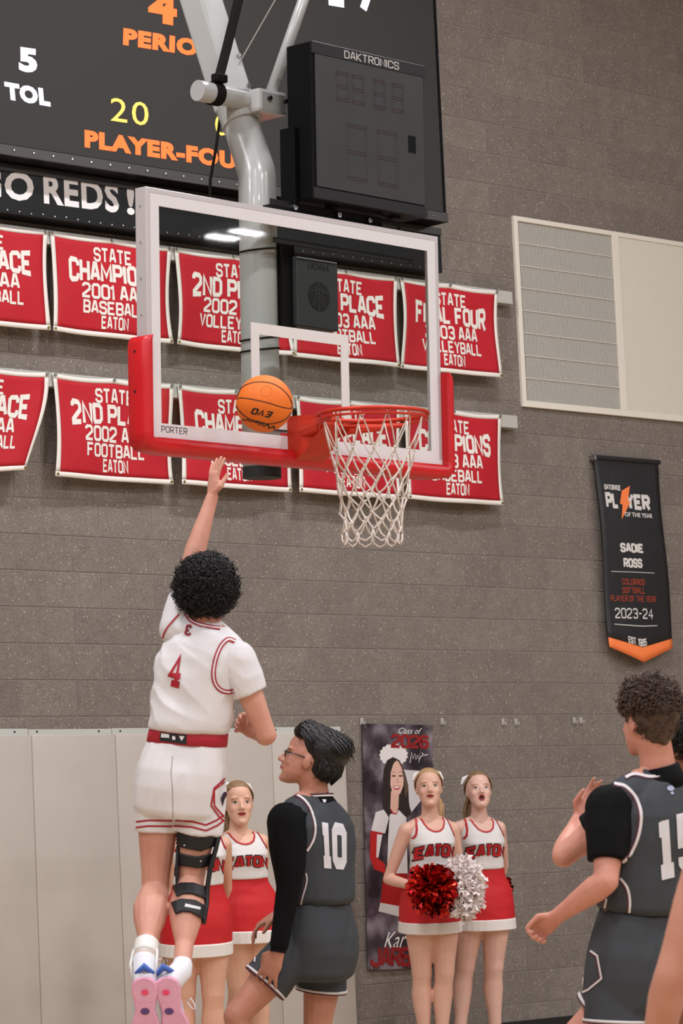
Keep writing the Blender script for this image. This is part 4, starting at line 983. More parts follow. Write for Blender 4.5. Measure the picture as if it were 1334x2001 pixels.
# --- the cheerleaders -----------------------------------------------------
def pom(c, r, cols, label, n=700, seed=1, origin=None, metal=1., squash=(1, 1, 1), group='cheerleading pom-poms'):
    root = thing('pom_pom', c, label, 'pom-pom', group); rnd = random.Random(seed); mbs = [MB() for _ in cols]
    for _ in range(n):
        z = rnd.uniform(-1, 1); a = rnd.uniform(0, 6.283); q = math.sqrt(1 - z * z); d = V((q * math.cos(a) * squash[0], q * math.sin(a) * squash[1], z * squash[2])); L_ = r * rnd.uniform(.72, 1.06)
        t = d.orthogonal().normalized() if d.length else UP; t = (Matrix.Rotation(rnd.uniform(0, 6.28), 3, d.normalized()) @ t); b = V((rnd.uniform(-.25, .25), rnd.uniform(-.25, .25), rnd.uniform(-.35, .15)))
        w_ = rnd.uniform(.005, .010) * (1.7 if metal else 2.1); P = [c + d * (L_ * .15), c + d * (L_ * .55) + b * (r * .1), c + d * (L_ * .85) + b * (r * .3), c + d * L_ + b * (r * .55)]
        tw = [Matrix.Rotation(rnd.uniform(-.9, .9) * i, 3, d.normalized()) @ t for i in range(4)]
        vs = []
        for p, u in zip(P, tw): vs += [p - u * w_, p + u * w_]
        rnd.choice(mbs).add(vs, [(0, 1, 3, 2), (2, 3, 5, 4), (4, 5, 7, 6)])
    for mb, cm in zip(mbs, cols): mb.build('streamers', cm, root, kind='stuff')
    MB().ell(c, (.02, .02, .02)).build('knot', cols[0], root); return root
def cheerleader(P, d, face_deg, head_deg, pitch, label, hairc, skin, hair_label, k=1., mouth=0., tie=True, pony=-1, hidden_head=False):
    """P: dict of pixel joints; depths may be given as a third number relative to d"""
    A = lambda q: at(q[0], q[1], d + (q[2] if len(q) > 2 else 0))
    J = {n: A(q) for n, q in P.items()}
    def grounded(q, z): # drop an ankle straight down to the floor
        p = A(q); return V((p.x, p.y, z))
    fr = hdir(face_deg); sd = fr.cross(UP).normalized()      # her right-hand side... points to her right
    base = V(((J['lf'].x + J['rf'].x) / 2, (J['lf'].y + J['rf'].y) / 2, 0)); root = person(base, label)
    sk = skin_mat('skin_' + skin, skin, '#cf8c7c', .08)
    hip, neck = J['hip'], J['neck']; chest = lerp(hip, neck, .55) + fr * .01
    body = MB(); body.loft(torso_rings(FEM, hip, chest, neck, sd, sd, fr, fr))
    nb = neck; hc = J['head']; hf = (hdir(head_deg) * math.cos(pitch) + UP * math.sin(pitch)); hu = (UP * math.cos(pitch) - hdir(head_deg) * math.sin(pitch))
    X, Y, Z = head_axes(hf, hu); kk = 1.0 * k
    body.tube([nb - UP * .02, lerp(nb, hc, .35) - fr * .004, hc - Z * .04 - Y * .015], [(.056, .05), (.047, .046), (.046, .05)], 16, True, side=sd)
    T = head(body, hc, hf, hu, kk, True, mouth)
    body.tube([J['ls'], neck - UP * .015, J['rs']], [.040, .046, .040], 12, True)
    for s, e, w_ in (('ls', 'le', 'lw'), ('rs', 're', 'rw')):
        arm(body, J[s], J[e], J[w_], .80)
        dd = (J[w_] - J[e]).normalized(); hand(body, J[w_] + dd * .01, dd, -fr if 'l' in s else -fr, UP, .5, .86)
    hs = .080
    for q, (kn, ft) in (( -1, ('lk', 'lf')), (1, ('rk', 'rf'))):
        sgn = 1 if (J[kn] - hip).dot(sd) > 0 else -1
        h0 = hip + sd * hs * sgn - UP * .02; f0 = V((J[ft].x, J[ft].y, .09)); kn_ = J[kn]; leg(body, h0, kn_, f0, fr, 1.10, .95)
    me = remesh(body, .0062, 3); b = link('body', me, sk, root, smooth=True)
    if not hidden_head or True: face_decals(b, b, T, X, Y, Z, kk, brow='#a08060', mouth=mouth)
    # shoes
    ws = mat('sneaker_white', '#d8d5d2', .5)
    for ft in ('lf', 'rf'):
        f0 = J[ft]; sole_shoe(root, V((f0.x, f0.y, 0)) - fr * .06, V((f0.x, f0.y, 0)) + fr * .17, UP, sd, (ws, ws), .85)
    # outfit
    wt = mat('uniform_white', '#dcd8d4', .7, noise_amt=.03, nscale=12, bump=.06, bscale=300); rd = mat('uniform_red', '#c4141c', .65, noise_amt=.06, nscale=10, bump=.06, bscale=300); tr_ = mat('trim_red', '#b3121c', .6)
    def infl(levels, g): return [(t, a + g, b_ + g, fo) for t, a, b_, fo in levels]
    top = [(.335, .131, .092, .006), (.36, .131, .093, .006), (.44, .129, .091, .008), (.52, .128, .094, .010), (.66, .139, .112, .018), (.78, .136, .098, .008), (.86, .126, .084, .0), (.915, .108, .072, -.002), (.95, .098, .060, -.002)]
    mb = MB().loft(torso_rings(top, hip, chest, neck, sd, sd, fr, fr)); tp = link('top', remesh(mb, .006, 2, fold_fn(sd, .0022, 16, seed=d)), wt, root, smooth=True)
    sk_ = [(-.150, .186, .148, -.012), (-.12, .186, .147, -.012), (-.05, .186, .143, -.012), (.04, .179, .130, -.012), (.14, .164, .110, -.008), (.26, .137, .092, 0), (.36, .127, .087, .004), (.40, .124, .085, .005)]
    mb = MB().loft(torso_rings(sk_, hip, chest, neck, sd, sd, fr, fr)); s_ = link('skirt', remesh(mb, .007, 2, fold_fn(sd + UP * .2, .003, 14, seed=d + 3)), rd, root, smooth=True)
    hem = [(-.196, .190, .155, -.012), (-.193, .192, .157, -.012), (-.136, .190, .155, -.012), (-.130, .187, .151, -.012)]
    MB().loft(torso_rings(hem, hip, chest, neck, sd, sd, fr, fr)).build('hem', mat('hem_white', '#e6e0da', .65), s_, smooth=False, label='white band at the hem')
    # trims: neckline and armholes, dropped on the top along the body's own front direction
    tr = bvh_of([tp, b]); ax = (neck - hip).normalized()
    def loc(x, t, off=.5): return hip * (1 - t) ** 2 + chest * 2 * t * (1 - t) + neck * t * t - sd * x + fr * off    # x to the left of her = image right when she faces us
    def S(pts, w_, name, m, lift=.002, tree=None):
        mb = MB()
        for q in strip(pts, w_): mb.add([loc(v.x, v.y / H_) for v in q], [(0, 1, 2, 3)])
        return decal(mb, tree or tr, name, m, tp, .010, lift, dirn=-fr)
    H_ = (neck - hip).length
    neckl = [(-.070, .965), (-.064, .90), (-.048, .83), (-.024, .795), (0, .785), (.024, .795), (.048, .83), (.064, .90), (.070, .965)]
    # skin inside the neckline
    ins = MB(); ins.add([loc(x, y) for x, y in neckl], [tuple(range(len(neckl)))]); decal(ins, bvh_of([tp]), 'neckline', sk, tp, .010, .0012, dirn=-fr)
    S([(x, y * H_) for x, y in neckl], .010, 'trim', tr_, .003)
    for s in (-1, 1): S([(s * .096, .975 * H_), (s * .102, .90 * H_), (s * .108, .82 * H_), (s * .118, .75 * H_), (s * .132, .71 * H_)], .010, 'trim', tr_, .003)
    Q, _ = block_text('EATON', 1.7, 1.5); og_ = MB(); inn = MB()
    def arch(x, y, g=0): 
        t = 2 * x - 1; return (x - .5) * .245, (.555 + (y - .5) * (.150 + g) - .035 * t * t) 
    Qo, _ = block_text('EATON', 3.0, 1.5, None, 1.7)
    put(og_, Qo, lambda x, y, kz: loc(arch(x, y)[0], arch(x, y)[1], .5 + kz)); decal(og_, tr, 'lettering_outline', mat('outline_dark', '#35262a', .6), tp, .010, .0022, dirn=-fr)
    put(inn, Q, lambda x, y, kz: loc(arch(x, y)[0], arch(x, y)[1], .5 + kz)); decal(inn, tr, 'lettering', mat('letter_red', '#bf1420', .6), tp, .010, .0036, dirn=-fr)
    # hair
    hm = mat('hair_' + hairc, hairc, .42, noise_amt=.25, nscale=60, bump=.3, bscale=250)
    hb = MB(); bm = bmesh.new(); bmesh.ops.create_uvsphere(bm, u_segments=36, v_segments=24, radius=1)
    for v in bm.verts: v.co = V((v.co.x * .0815, v.co.y * .101 - .013, v.co.z * .0985 + .029))
    bmesh.ops.delete(bm, geom=[v for v in bm.verts if v.co.y > .032 + (v.co.z - .058) * 1.25 or v.co.z < -.045], context='VERTS')
    bm.verts.index_update(); hb.add([T(*v.co) for v in bm.verts], [[v.index for v in f.verts] for f in bm.faces]); bm.free()
    hr = hb.build('hair', hm, root, smooth=True); sl = hr.modifiers.new('s', 'SOLIDIFY'); sl.thickness = .006; sl.offset = 1
    rnd = random.Random(int(d * 100)); pt = MB()
    r0 = T(.0, -.105, .035)
    for i in range(26):
        a = rnd.uniform(0, 6.28); o = (X * math.cos(a) + Y * math.sin(a)) * rnd.uniform(.004, .022); so_ = X * (pony * .055)
        pt.tube([r0 + o * .4, r0 - Y * .03 + o + so_ * .4 - UP * .02, r0 - Y * .015 + o * 1.5 + so_ - UP * .11, r0 + o * 1.2 + so_ * 1.1 - UP * (.20 + rnd.uniform(0, .05))], [.008, .0105, .009, .002], 6, True)
    pt.build('ponytail', hm, hr, smooth=True)
    bw = MB()
    for s in (-1, 1):
        bw.tube([T(s * .012, -.085, .095), T(s * .04, -.085, .118), T(s * .070, -.078, .104), T(s * .088, -.07, .070)], [(.006, .010), (.015, .005), (.017, .004), (.009, .003)], 8, True, side=Z)
    bw.ell(T(0, -.085, .095), (.014, .012, .014), (X, Y, Z)); bw.build('bow', mat('ribbon_white', '#e8e4e0', .5), hr, smooth=True, label='white ribbon bow')
    return root, J, b, T

def team():
    red = mat('foil_red', '#c81418', .3, .6); drk = mat('foil_dark', '#5a080c', .25, .8); hot = mat('foil_bright', '#f03a22', .25, .5); wh = mat('foil_white', '#f8f0ee', .5); wh2 = mat('foil_white_b', '#f0e2dd', .5)
    # right-hand pair by the poster
    d = 19.75
    cheerleader(dict(head=(935, 1548), neck=(936, 1596), hip=(946, 1752), ls=(896, 1618, -.03), rs=(974, 1618, .05), le=(888, 1690, .10), re=(984, 1690, .18), lw=(925, 1742, .24), rw=(964, 1748, .26),
        lk=(908, 1893), rk=(964, 1893), lf=(898, 2010), rf=(967, 2010)), d, 160, 172, .22, 'person in white EATON top and red skirt, mouth open, before bare block wall', '#8a6a48', '#e0b6a4', '', 1., 1., pony=1)
    d = 19.2
    cheerleader(dict(head=(838, 1543), neck=(840, 1594), hip=(842, 1756), ls=(793, 1622, -.05), rs=(884, 1620, .06), le=(758, 1718, -.02), re=(896, 1702, .08), lw=(818, 1734, -.24), rw=(878, 1740, -.2),
        lk=(824, 1905), rk=(868, 1903), lf=(828, 2020), rf=(862, 2018)), d, 160, 178, .16, 'person in white EATON top and red skirt holding a red pom-pom beside the poster', '#b89468', '#dcae98', '', 1., 0., pony=-1)
    pom(at(846, 1735, 18.86), .150, [red, drk, hot], 'red foil pom-pom held at the waist of the cheerleader by the poster', 1100, 2)
    pom(at(905, 1733, 18.95), .150, [wh, wh2], 'white plastic pom-pom held beside the red foil one', 1500, 3, metal=0, squash=(.8, .8, 1.25))
    pom(at(976, 1738, 20.08), .085, [red, drk], 'dark red pom-pom half hidden behind the right cheerleader', 300, 4)
    # pair behind the jumping player
    d = 17.3
    cheerleader(dict(head=(466, 1573), neck=(466, 1622), hip=(481, 1768), ls=(428, 1648, -.04), rs=(510, 1645, .05), le=(420, 1720, .12), re=(512, 1715, .2), lw=(440, 1770, .34), rw=(486, 1772, .36),
        lk=(466, 1930), rk=(506, 1928), lf=(462, 2080), rf=(508, 2080)), d, 160, 168, .06, 'person in white EATON top framed between the jumping player and the player in glasses', '#8f7150', '#dfb196', '', 1., 0., pony=1)
    d = 16.6
    cheerleader(dict(head=(384, 1562), neck=(388, 1615), hip=(385, 1790), ls=(340, 1650, -.04), rs=(436, 1650, .05), le=(342, 1740, .02), re=(442, 1735, .2), lw=(328, 1800, .02), rw=(418, 1785, .36),
        lk=(360, 1945), rk=(416, 1945), lf=(360, 2100), rf=(420, 2100)), d, 165, 180, .15, 'person in a cheer uniform mostly hidden behind the legs of the jumping player', '#6a4c34', '#dcab90', '', 1., 0., pony=-1)
    pom(at(314, 1822, 16.75), .11, [wh, wh2], 'white pom-pom hanging beside the left leg of the jumping player', 400, 5, metal=0, squash=(.45, .6, 1.5))
team()

# --- the players -----------------------------------------------------------
def py_at(px, d, z):
    return 1000.5 + CF * ((CP.z - z) / d + CFW.z + CR.z * (px - 667) / CF) / CU.z
def athlete(c):
    d = c['d']; P = c['P']; A = lambda q: at(q[0], q[1], d + (q[2] if len(q) > 2 else 0)); J = {n: A(q) for n, q in P.items()}
    k = c.get('k', 1); fh, fc = hdir(c['face'][0]), hdir(c['face'][1]); sh, sc = (fh.cross(UP).normalized() + UP * c.get('hiptilt', 0)).normalized(), fc.cross(UP).normalized()
    hip, neck = J['hip'], J['neck']; chest = lerp(hip, neck, .55) + fc * c.get('bend', .0)
    root = person(c['loc'] if 'loc' in c else V((hip.x, hip.y, 0)), c['label'])
    sk = skin_mat('skin_' + c['skin'], c['skin'], c.get('red', '#b8644c'), c.get('blush', .12))
    W_ = c.get('wide', 1)
    body = MB(); body.loft(torso_rings([(t, a * W_, b * W_, fo) for t, a, b, fo in MALE], hip, chest, neck, sh, sc, fh, fc))
    hf = hdir(c['look']) * math.cos(c['pitch']) + UP * math.sin(c['pitch']); hu = UP * math.cos(c['pitch']) - hdir(c['look']) * math.sin(c['pitch']) + (hdir(c['look']).cross(UP)) * c.get('tilt', 0)
    X, Y, Z = head_axes(hf, hu); hc = J['head']; T = head(body, hc, hf, hu, k)
    body.tube([neck - UP * .03, lerp(neck, hc, .4) - fc * .005, hc - Z * .045 - Y * .02], [(.068, .064), (.060, .058), (.060, .062)], 16, True, side=sc)
    body.tube([J['ls'], lerp(J['ls'], neck, .6) + UP * .015, neck - UP * .03, lerp(J['rs'], neck, .6) + UP * .015, J['rs']], [.052, .052, .06, .052, .052], 12, True)
    for a_ in 'lr':
        arm(body, J[a_ + 's'], J[a_ + 'e'], J[a_ + 'w'], c.get('armk', 1)); hd = c['hands'][a_]; dd = (J[a_ + 'w'] - J[a_ + 'e']).normalized() if hd[0] is None else V(hd[0])
        hand(body, J[a_ + 'w'] + dd * .012, dd, hd[1], hd[2], hd[3], c.get('handk', .98), hd[4] if len(hd) > 4 else .12)
    hj = {}
    for a_, s in (('l', c.get('lsgn', -1)), ('r', -c.get('lsgn', -1))):
        hj[a_] = hip + sh * (.088 * s) + UP * c.get('hjup', 0); kn, an = J[a_ + 'k'], J[a_ + 'a']
        lf = (kn - hj[a_]).normalized(); fr2 = fh if abs(lf.dot(fh)) < .8 else UP
        leg(body, hj[a_], kn, an, c.get('kneef', {}).get(a_, fh), c.get('legk', 1), c.get('calf', 1))
    b = link('body', remesh(body, c.get('vox', .0055), 3), sk, root, smooth=True)
    # shirt under the jersey
    out = dict(root=root, J=J, b=b, T=T, X=X, Y=Y, Z=Z, k=k, sc=sc, fc=fc, sh=sh, fh=fh)
    if 'sleeve' in c:
        m, parts = c['sleeve']; mb = MB(); mb.tube([J['ls'], neck - UP * .034, J['rs']], [.064, .078, .064], 14, True)
        tt = [(.6, .150, .105, 0), (.75, .165, .115, 0), (.86, .150, .095, -.002), (.93, .105, .078, -.004), (.985, .076, .072, 0), (1.0, .073, .070, 0)]
        mb.loft(torso_rings([(t, a * W_, b_ * W_, fo) for t, a, b_, fo in tt], hip, chest, neck, sh, sc, fh, fc))
        for a_, pts in parts.items():
            # each entry: (along, radius) with along 0 shoulder, 1 elbow, 2 wrist
            PP, RR = [], []
            for t, r in pts:
                PP.append(lerp(J[a_ + 's'], J[a_ + 'e'], t) if t <= 1 else lerp(J[a_ + 'e'], J[a_ + 'w'], t - 1)); RR.append(r)
            mb.tube(PP, RR, 18, False); mb.ell(PP[0], RR[0], n=14, m=10)
        out['shirt'] = link('undershirt', remesh(mb, .006, 3, fold_fn(c['folds'], .0035, 18, seed=d)), m, root, smooth=True)
    jl = c.get('jersey_levels', [(.30, .152, .118, 0), (.33, .168, .132, 0), (.42, .170, .130, 0), (.55, .172, .128, .004), (.68, .182, .132, .004), (.80, .178, .120, -.002), (.88, .150, .100, -.004), (.94, .108, .082, -.004), (.975, .080, .072, 0)])
    mb = MB().loft(torso_rings([(t, a * W_, b_ * W_, fo) for t, a, b_, fo in jl], hip, chest, neck, sh, sc, fh, fc))
    mb.tube([lerp(J['ls'], neck, .32), neck - UP * .035, lerp(J['rs'], neck, .32)], [.070, .078, .070], 14, True)
    out['jersey'] = link('jersey', remesh(mb, .006, 6, fold_fn(c['folds'], c.get('famp', .006), c.get('ffreq', 15), seed=d + 5)), c['jm'], root, smooth=True)
    sl = c.get('shorts_levels', [(-.115, .15, .12, -.004), (-.09, .176, .135, -.008), (.0, .182, .140, -.012), (.10, .184, .132, -.012), (.22, .168, .118, -.004), (.30, .155, .110, 0)])
    mb = MB().loft(torso_rings([(t, a * W_, b_ * W_, fo) for t, a, b_, fo in sl], hip, chest, neck, sh, sc, fh, fc))
    for a_ in 'lr':
        h0, kn = hj[a_], J[a_ + 'k']; f_, r1, r2 = c['hem'][a_]; mb.tube([h0 + UP * .05, h0, lerp(h0, kn, f_ * .5), lerp(h0, kn, f_)], [.09, .098, (r1 + .098) / 2, r1], 20, False)
    out['shorts'] = link('shorts', remesh(mb, .006, 12, fold_fn(c.get('sfolds', UP + sh * .3), c.get('samp', .007), 13, seed=d + 9)), c['sm'], root, smooth=True)
    out['hems'] = {a_: (lerp(hj[a_], J[a_ + 'k'], c['hem'][a_][0]), (J[a_ + 'k'] - hj[a_]).normalized(), c['hem'][a_][1]) for a_ in 'lr'}
    out['hj'] = hj; out['lv'] = lambda levels: torso_rings([(t, a * W_, b_ * W_, fo) for t, a, b_, fo in levels], hip, chest, neck, sh, sc, fh, fc)
    return out
def trims(o, tgt, pts, w_, m, d, name='trim', lift=.002, parent=None, sm=False):
    return decal(px_strip(pts, w_, d - .9, sm), o if isinstance(o, BVHTree) else bvh_of([o[t] for t in tgt]), name, m, parent, .012, lift)

def collar_ring(o, m1, m2, r, up):
    nk = o['J']['neck']; h = (o['J']['head'] - nk).normalized(); p = nk + h * up; s = o['sc']; f = o['fc']; w_ = [p + s * r * math.cos(6.28318 * i / 32) + f * r * .96 * math.sin(6.28318 * i / 32) for i in range(32)]
    MB().tube(w_, .0042, 8, closed=True).build('collar_trim', m1, o['jersey'], smooth=True)
    MB().tube([q + h * .007 for q in w_], .0036, 8, closed=True).build('collar_trim', m2, o['jersey'], smooth=True)
def jumper():
    white = mat('jersey_white', '#dddadb', .75, bump=.1, bscale=350, noise_amt=.03, nscale=14); d = 12.8
    Pq = dict(head=(408, 1150), neck=(400, 1222), hip=(353, 1540), ls=(345, 1228, .03), rs=(462, 1290, -.06), le=(373, 1102, .15), re=(521, 1436, -.04), lw=(414, 972, .20), rw=(509, 1438, .19),
        lk=(303, 1738, .02), rk=(372, 1722, .0), la=(283, 1868, -.28), ra=(356, 1886, -.26))
    o = athlete(dict(d=d, P=Pq, face=(12, 26), hiptilt=-.17, look=20, pitch=.45, label='person in a white number 4 uniform with curly dark hair, leaping with one arm raised', skin='#cf9883', red='#b06252', blush=.12,
        hands=dict(l=(at(421, 905, d + .22) - at(414, 972, d + .20), RH * .86 + FH * .5, -FH, .12, .26), r=(FH * .6 + UP * .5 - RH * .6, UP * -.4 + FH * -1, UP, 1.15)),
        sleeve=(white, dict(l=[(0, .070), (.32, .064), (.5, .058)], r=[(0, .078), (.25, .078), (.44, .070)])), jm=white, sm=white, folds=sdir(35), famp=.011, ffreq=11, samp=.011, hem=dict(l=(.44, .092, 0), r=(.46, .098, 0)), armk=1.0, shorts_levels=[(-.115, .15, .12, -.004), (-.09, .172, .132, -.008), (.0, .176, .138, -.012), (.10, .176, .132, -.012), (.20, .166, .120, -.004), (.262, .154, .112, 0)], handk=1.0, bend=-.01, calf=1.2, vox=.0045,
        jersey_levels=[(.325, .152, .116, 0), (.34, .164, .128, 0), (.38, .167, .131, 0), (.5, .164, .128, .0), (.66, .172, .130, .0), (.78, .172, .120, -.002), (.88, .148, .100, -.004), (.94, .108, .082, -.004), (.975, .082, .074, 0)]))
    root, J = o['root'], o['J']; red = mat('team_red', '#a8182a', .65)
    # waistband and its labels
    wb_ = MB().loft(o['lv']([(.250, .157, .114, 0), (.254, .161, .119, 0), (.325, .159, .117, 0), (.332, .152, .112, 0)])).build('waistband', red, o['shorts'], smooth=True, label='red elastic waistband'); W3 = bvh_of([wb_])
    decal(px_poly([(313, 1431), (365, 1436), (364, 1455), (312, 1448)], d - .9), W3, 'waist_label', mat('label_black', '#141416', .6), o['shorts'], .012, .002)
    wl = mat('label_white', '#dedede', .6)
    for p in ([(316, 1433), (331, 1435), (331, 1442), (315, 1441)], [(337, 1438), (343, 1439), (343, 1446), (337, 1445)], [(350, 1438), (361, 1439), (355, 1448)]): decal(px_poly(p, d - .9), W3, 'waist_mark', wl, o['shorts'], .012, .0035)
    JT = bvh_of([o['jersey'], o['shirt']]); S = lambda pts, w_, m=red, lift=.003: trims(JT, 0, pts, w_, m, d, parent=o['jersey'], lift=lift, sm=True)
    az = [(459, 1254), (445, 1250), (432, 1262), (422, 1285), (417, 1312), (419, 1332), (428, 1346), (442, 1352), (457, 1350)]
    S(az, 9); S(az, 3.2, white, .0045)
    na = [(362, 1198), (372, 1212), (388, 1220), (410, 1225), (430, 1228)]; S(na, 8); S(na, 2.6, white, .0045)
    S([(350, 1200), (334, 1218), (322, 1236), (314, 1262)], 3)
    dk = mat('team_navy', '#2b1730', .6)
    decal(px_text(block_text('4', 1.5, 1.5, ['f4'])[0], (337, 1277), (364, 1280), (353, 1346), (325, 1338), d - .9), JT, 'number', red, o['jersey'], .010, .003)
    decal(px_text(block_text('E', 1.7, 1.5, ['E3'])[0], (363, 1221), (377, 1222), (374, 1243), (360, 1242), d - .9), JT, 'emblem', dk, o['jersey'], .010, .003)
    decal(px_text(block_text('E', .9, 1.5, ['E3'])[0], (363, 1221), (377, 1222), (374, 1243), (360, 1242), d - .9), JT, 'emblem', red, o['jersey'], .010, .0042)
    ST = bvh_of([o['shorts']])
    for off in (0, 11):
        for seg in ([(266, 1606 + off), (290, 1603 + off), (337, 1604 + off)], [(339, 1603 + off), (375, 1605 + off), (402, 1612 + off), (424, 1602 + off), (437, 1592 + off)]): trims(ST, 0, seg, 3.4, red, d, parent=o['shorts'])
    for g in (0, 6):
        trims(ST, 0, [(448, 1528 + g), (438, 1522 + g), (418, 1540 + g * .6), (412 + g, 1574), (428 + g * .6, 1596 - g), (446, 1612 - g)], 3.2, red, d, parent=o['shorts'])
    for p, m_ in (([(436, 1548), (446, 1546), (448, 1556), (438, 1560), (434, 1576), (430, 1560)], dk), ([(438, 1552), (446, 1550), (444, 1558)], red)): decal(px_poly(p, d - .9), ST, 'emblem', m_, o['shorts'], .010, .003)
    decal(px_strip([(337, 1478), (334, 1510), (337, 1545), (338, 1600)], 1.6, d - .9), ST, 'seam', mat('seam_grey', '#a09894', .8), o['shorts'], .010, .001)
    # hair
    hm = mat('hair_black_curly', '#120e0c', .5, bump=.2, bscale=200); c = J['head'] - o['Y'] * .018 + o['Z'] * .018; ax = (o['X'], o['Y'], o['Z'])
    mb = MB().ell(c, (.112, .118, .112), ax, 26, 18); hb = link('hair', remesh(mb, .008, 1, lambda p: .010 * noise.noise(p * 30)), hm, root, smooth=True)
    rnd = random.Random(11); cm = MB(); curls(cm, c, ax, (.116, .122, .116), lambda x, y, z: not (y > .35 and z < .35) and z > -.93, 3000, rnd, .0085, .022, .0026, 1.5)
    cm.build('curls', hm, hb, kind='stuff', smooth=True)
    # knee brace
    bk = mat('brace_black', '#121214', .55, bump=.1, bscale=200); h0, kn, an = o['hj']['r'], J['rk'], J['ra']
    br = MB(); P1 = lerp(h0, kn, .44); 
    def on(px, py, dd): return at(px, py, d + dd)
    rt = MB().tube([on(431, 1618, -.02), on(421, 1660, -.04), on(410, 1700, -.05), on(405, 1735, -.05), on(403, 1770, -.08), on(398, 1800, -.13)], [(.010, .022)] * 6, 10, True, side=RH).build('hinge_bar', bk, root, smooth=True)
    MB().tube([on(347, 1655, -.03), on(346, 1700, -.05), on(346, 1740, -.05), on(343, 1785, -.10)], [(.007, .018)] * 4, 10, True, side=RH).build('hinge_bar', bk, root, smooth=True)
    BT = bvh_of([o['b']]); 
    for p, nm in (([(346, 1638), (365, 1645), (390, 1650), (425, 1634)], 24), ([(343, 1674), (360, 1680), (385, 1684), (414, 1678)], 22), ([(343, 1744), (356, 1738), (376, 1738), (404, 1748)], 20), ([(341, 1776), (356, 1770), (376, 1772), (400, 1786)], 24)):
        s_ = decal(px_strip(p, nm, d - .9), BT, 'brace_strap', bk, root, .008, .006)
        if s_: q = s_.modifiers.new('s', 'SOLIDIFY'); q.thickness = .006; q.offset = -.5
    BS = BT; decal(px_poly([(362, 1768), (388, 1774), (387, 1779), (361, 1774)], d - .9), BT, 'strap_mark', wl, root, .008, .0125)
    for x, y in ((360, 1652), (392, 1683), (382, 1744)): mb = MB(); p = on(x, y, -.10); MB().ell(p, .003).build('rivet', wl, root)
    # shoes seen from below
    pink = mat('sole_pink', '#dd9fb6', .5, noise_amt=.04, nscale=20); blue = mat('shoe_white_blue', '#c4c4d8', .55); hot = mat('sole_dot', '#e8436a', .4); pur = mat('sole_purple', '#5b3a70', .4); wht = mat('sock_white', '#dfe0e4', .8); bl = mat('heel_blue', '#3a5fb0', .5)
    for nm, ank, heel, toe, sx in (('l', 'la', (281, 1912, -.40), (286, 2058, -.36), -1), ('r', 'ra', (322, 1912, -.38), (352, 2055, -.34), 1)):
        hl, te = at(heel[0], heel[1], d + heel[2]), at(toe[0], toe[1], d + toe[2]); f = (te - hl).normalized(); upv = FH; so, (h_, f_, u_, s_, L) = sole_shoe(root, hl, te, upv, None, (pink, blue), 1.22)
        a = J[ank]; MB().tube([a + (a - J[nm + 'k']).normalized() * (-.06 if nm == 'l' else .0), a + (a - J[nm + 'k']).normalized() * .02, hl + FH * .05 + f * .03], [.040, .044, .046], 16, True).build('sock', wht, root, smooth=True)
        ss = bvh_of([so]); cx, cy = heel[0], heel[1] + 30; ex = (toe[0] - heel[0]) / 146
        decal(px_poly(ellpts(cx + 2, cy - 3, 7, 5.5), d - .9), ss, 'sole_dot', hot, so, .006, .002); decal(px_poly(ellpts(cx + ex * 36 + 1, cy + 34, 9, 6.5), d - .9), ss, 'sole_window', pur, so, .006, .002)
        for rr in (15, 20): decal(px_strip(ellpts(cx + 2, cy - 2, rr, rr * .85, 18) + [ellpts(cx + 2, cy - 2, rr, rr * .85, 18)[0]], 1.2, d - .9), ss, 'sole_ring', mat('sole_pink_pale', '#f2c4d2', .5), so, .006, .0015)
        MB().tube([hl - f * .02 + FH * .055 - s_ * .03, hl - f * .045 + FH * .03, hl - f * .02 + FH * .055 + s_ * .03], [.009, .016, .009], 10, True).build('heel_tab', bl, root, smooth=True)
    # ankle brace on the left foot and the lace loop on the right
    a = J['la']; ax_ = (J['la'] - J['lk']).normalized(); wb2 = mat('ankle_brace', '#dedcd6', .6)
    MB().tube([a - ax_ * .075, a - ax_ * .07, a - ax_ * .015, a + ax_ * .0], [.0435, .0475, .0485, .044], 20).build('ankle_brace', wb2, root, smooth=True)
    for s in (-1, 1): MB().tube([a + RH * .046 * s - ax_ * .02, a + RH * .050 * s + ax_ * .05, at(281 + 22 * s, 1915, d - .34)], [(.006, .022), (.006, .016), (.005, .012)], 8, side=RH).build('brace_upright', wb2, root, smooth=True)
    decal(px_poly([(264, 1858), (300, 1858), (300, 1872), (264, 1872)], d - .9), bvh_of([o['b']]), 'brace_band', mat('brace_tan', '#c9b6a8', .6), root, .008, .012)
    MB().tube([at(366, 1958, d - .3), at(372, 1950, d - .3), at(380, 1962, d - .3), at(381, 1972, d - .3), at(374, 1970, d - .3), at(366, 1958, d - .3)], .0028, 6).build('lace', wht, root, smooth=True)
def sdir(deg): 
    a = math.radians(deg); return RH * math.cos(a) - UP * math.sin(a)
jumper()

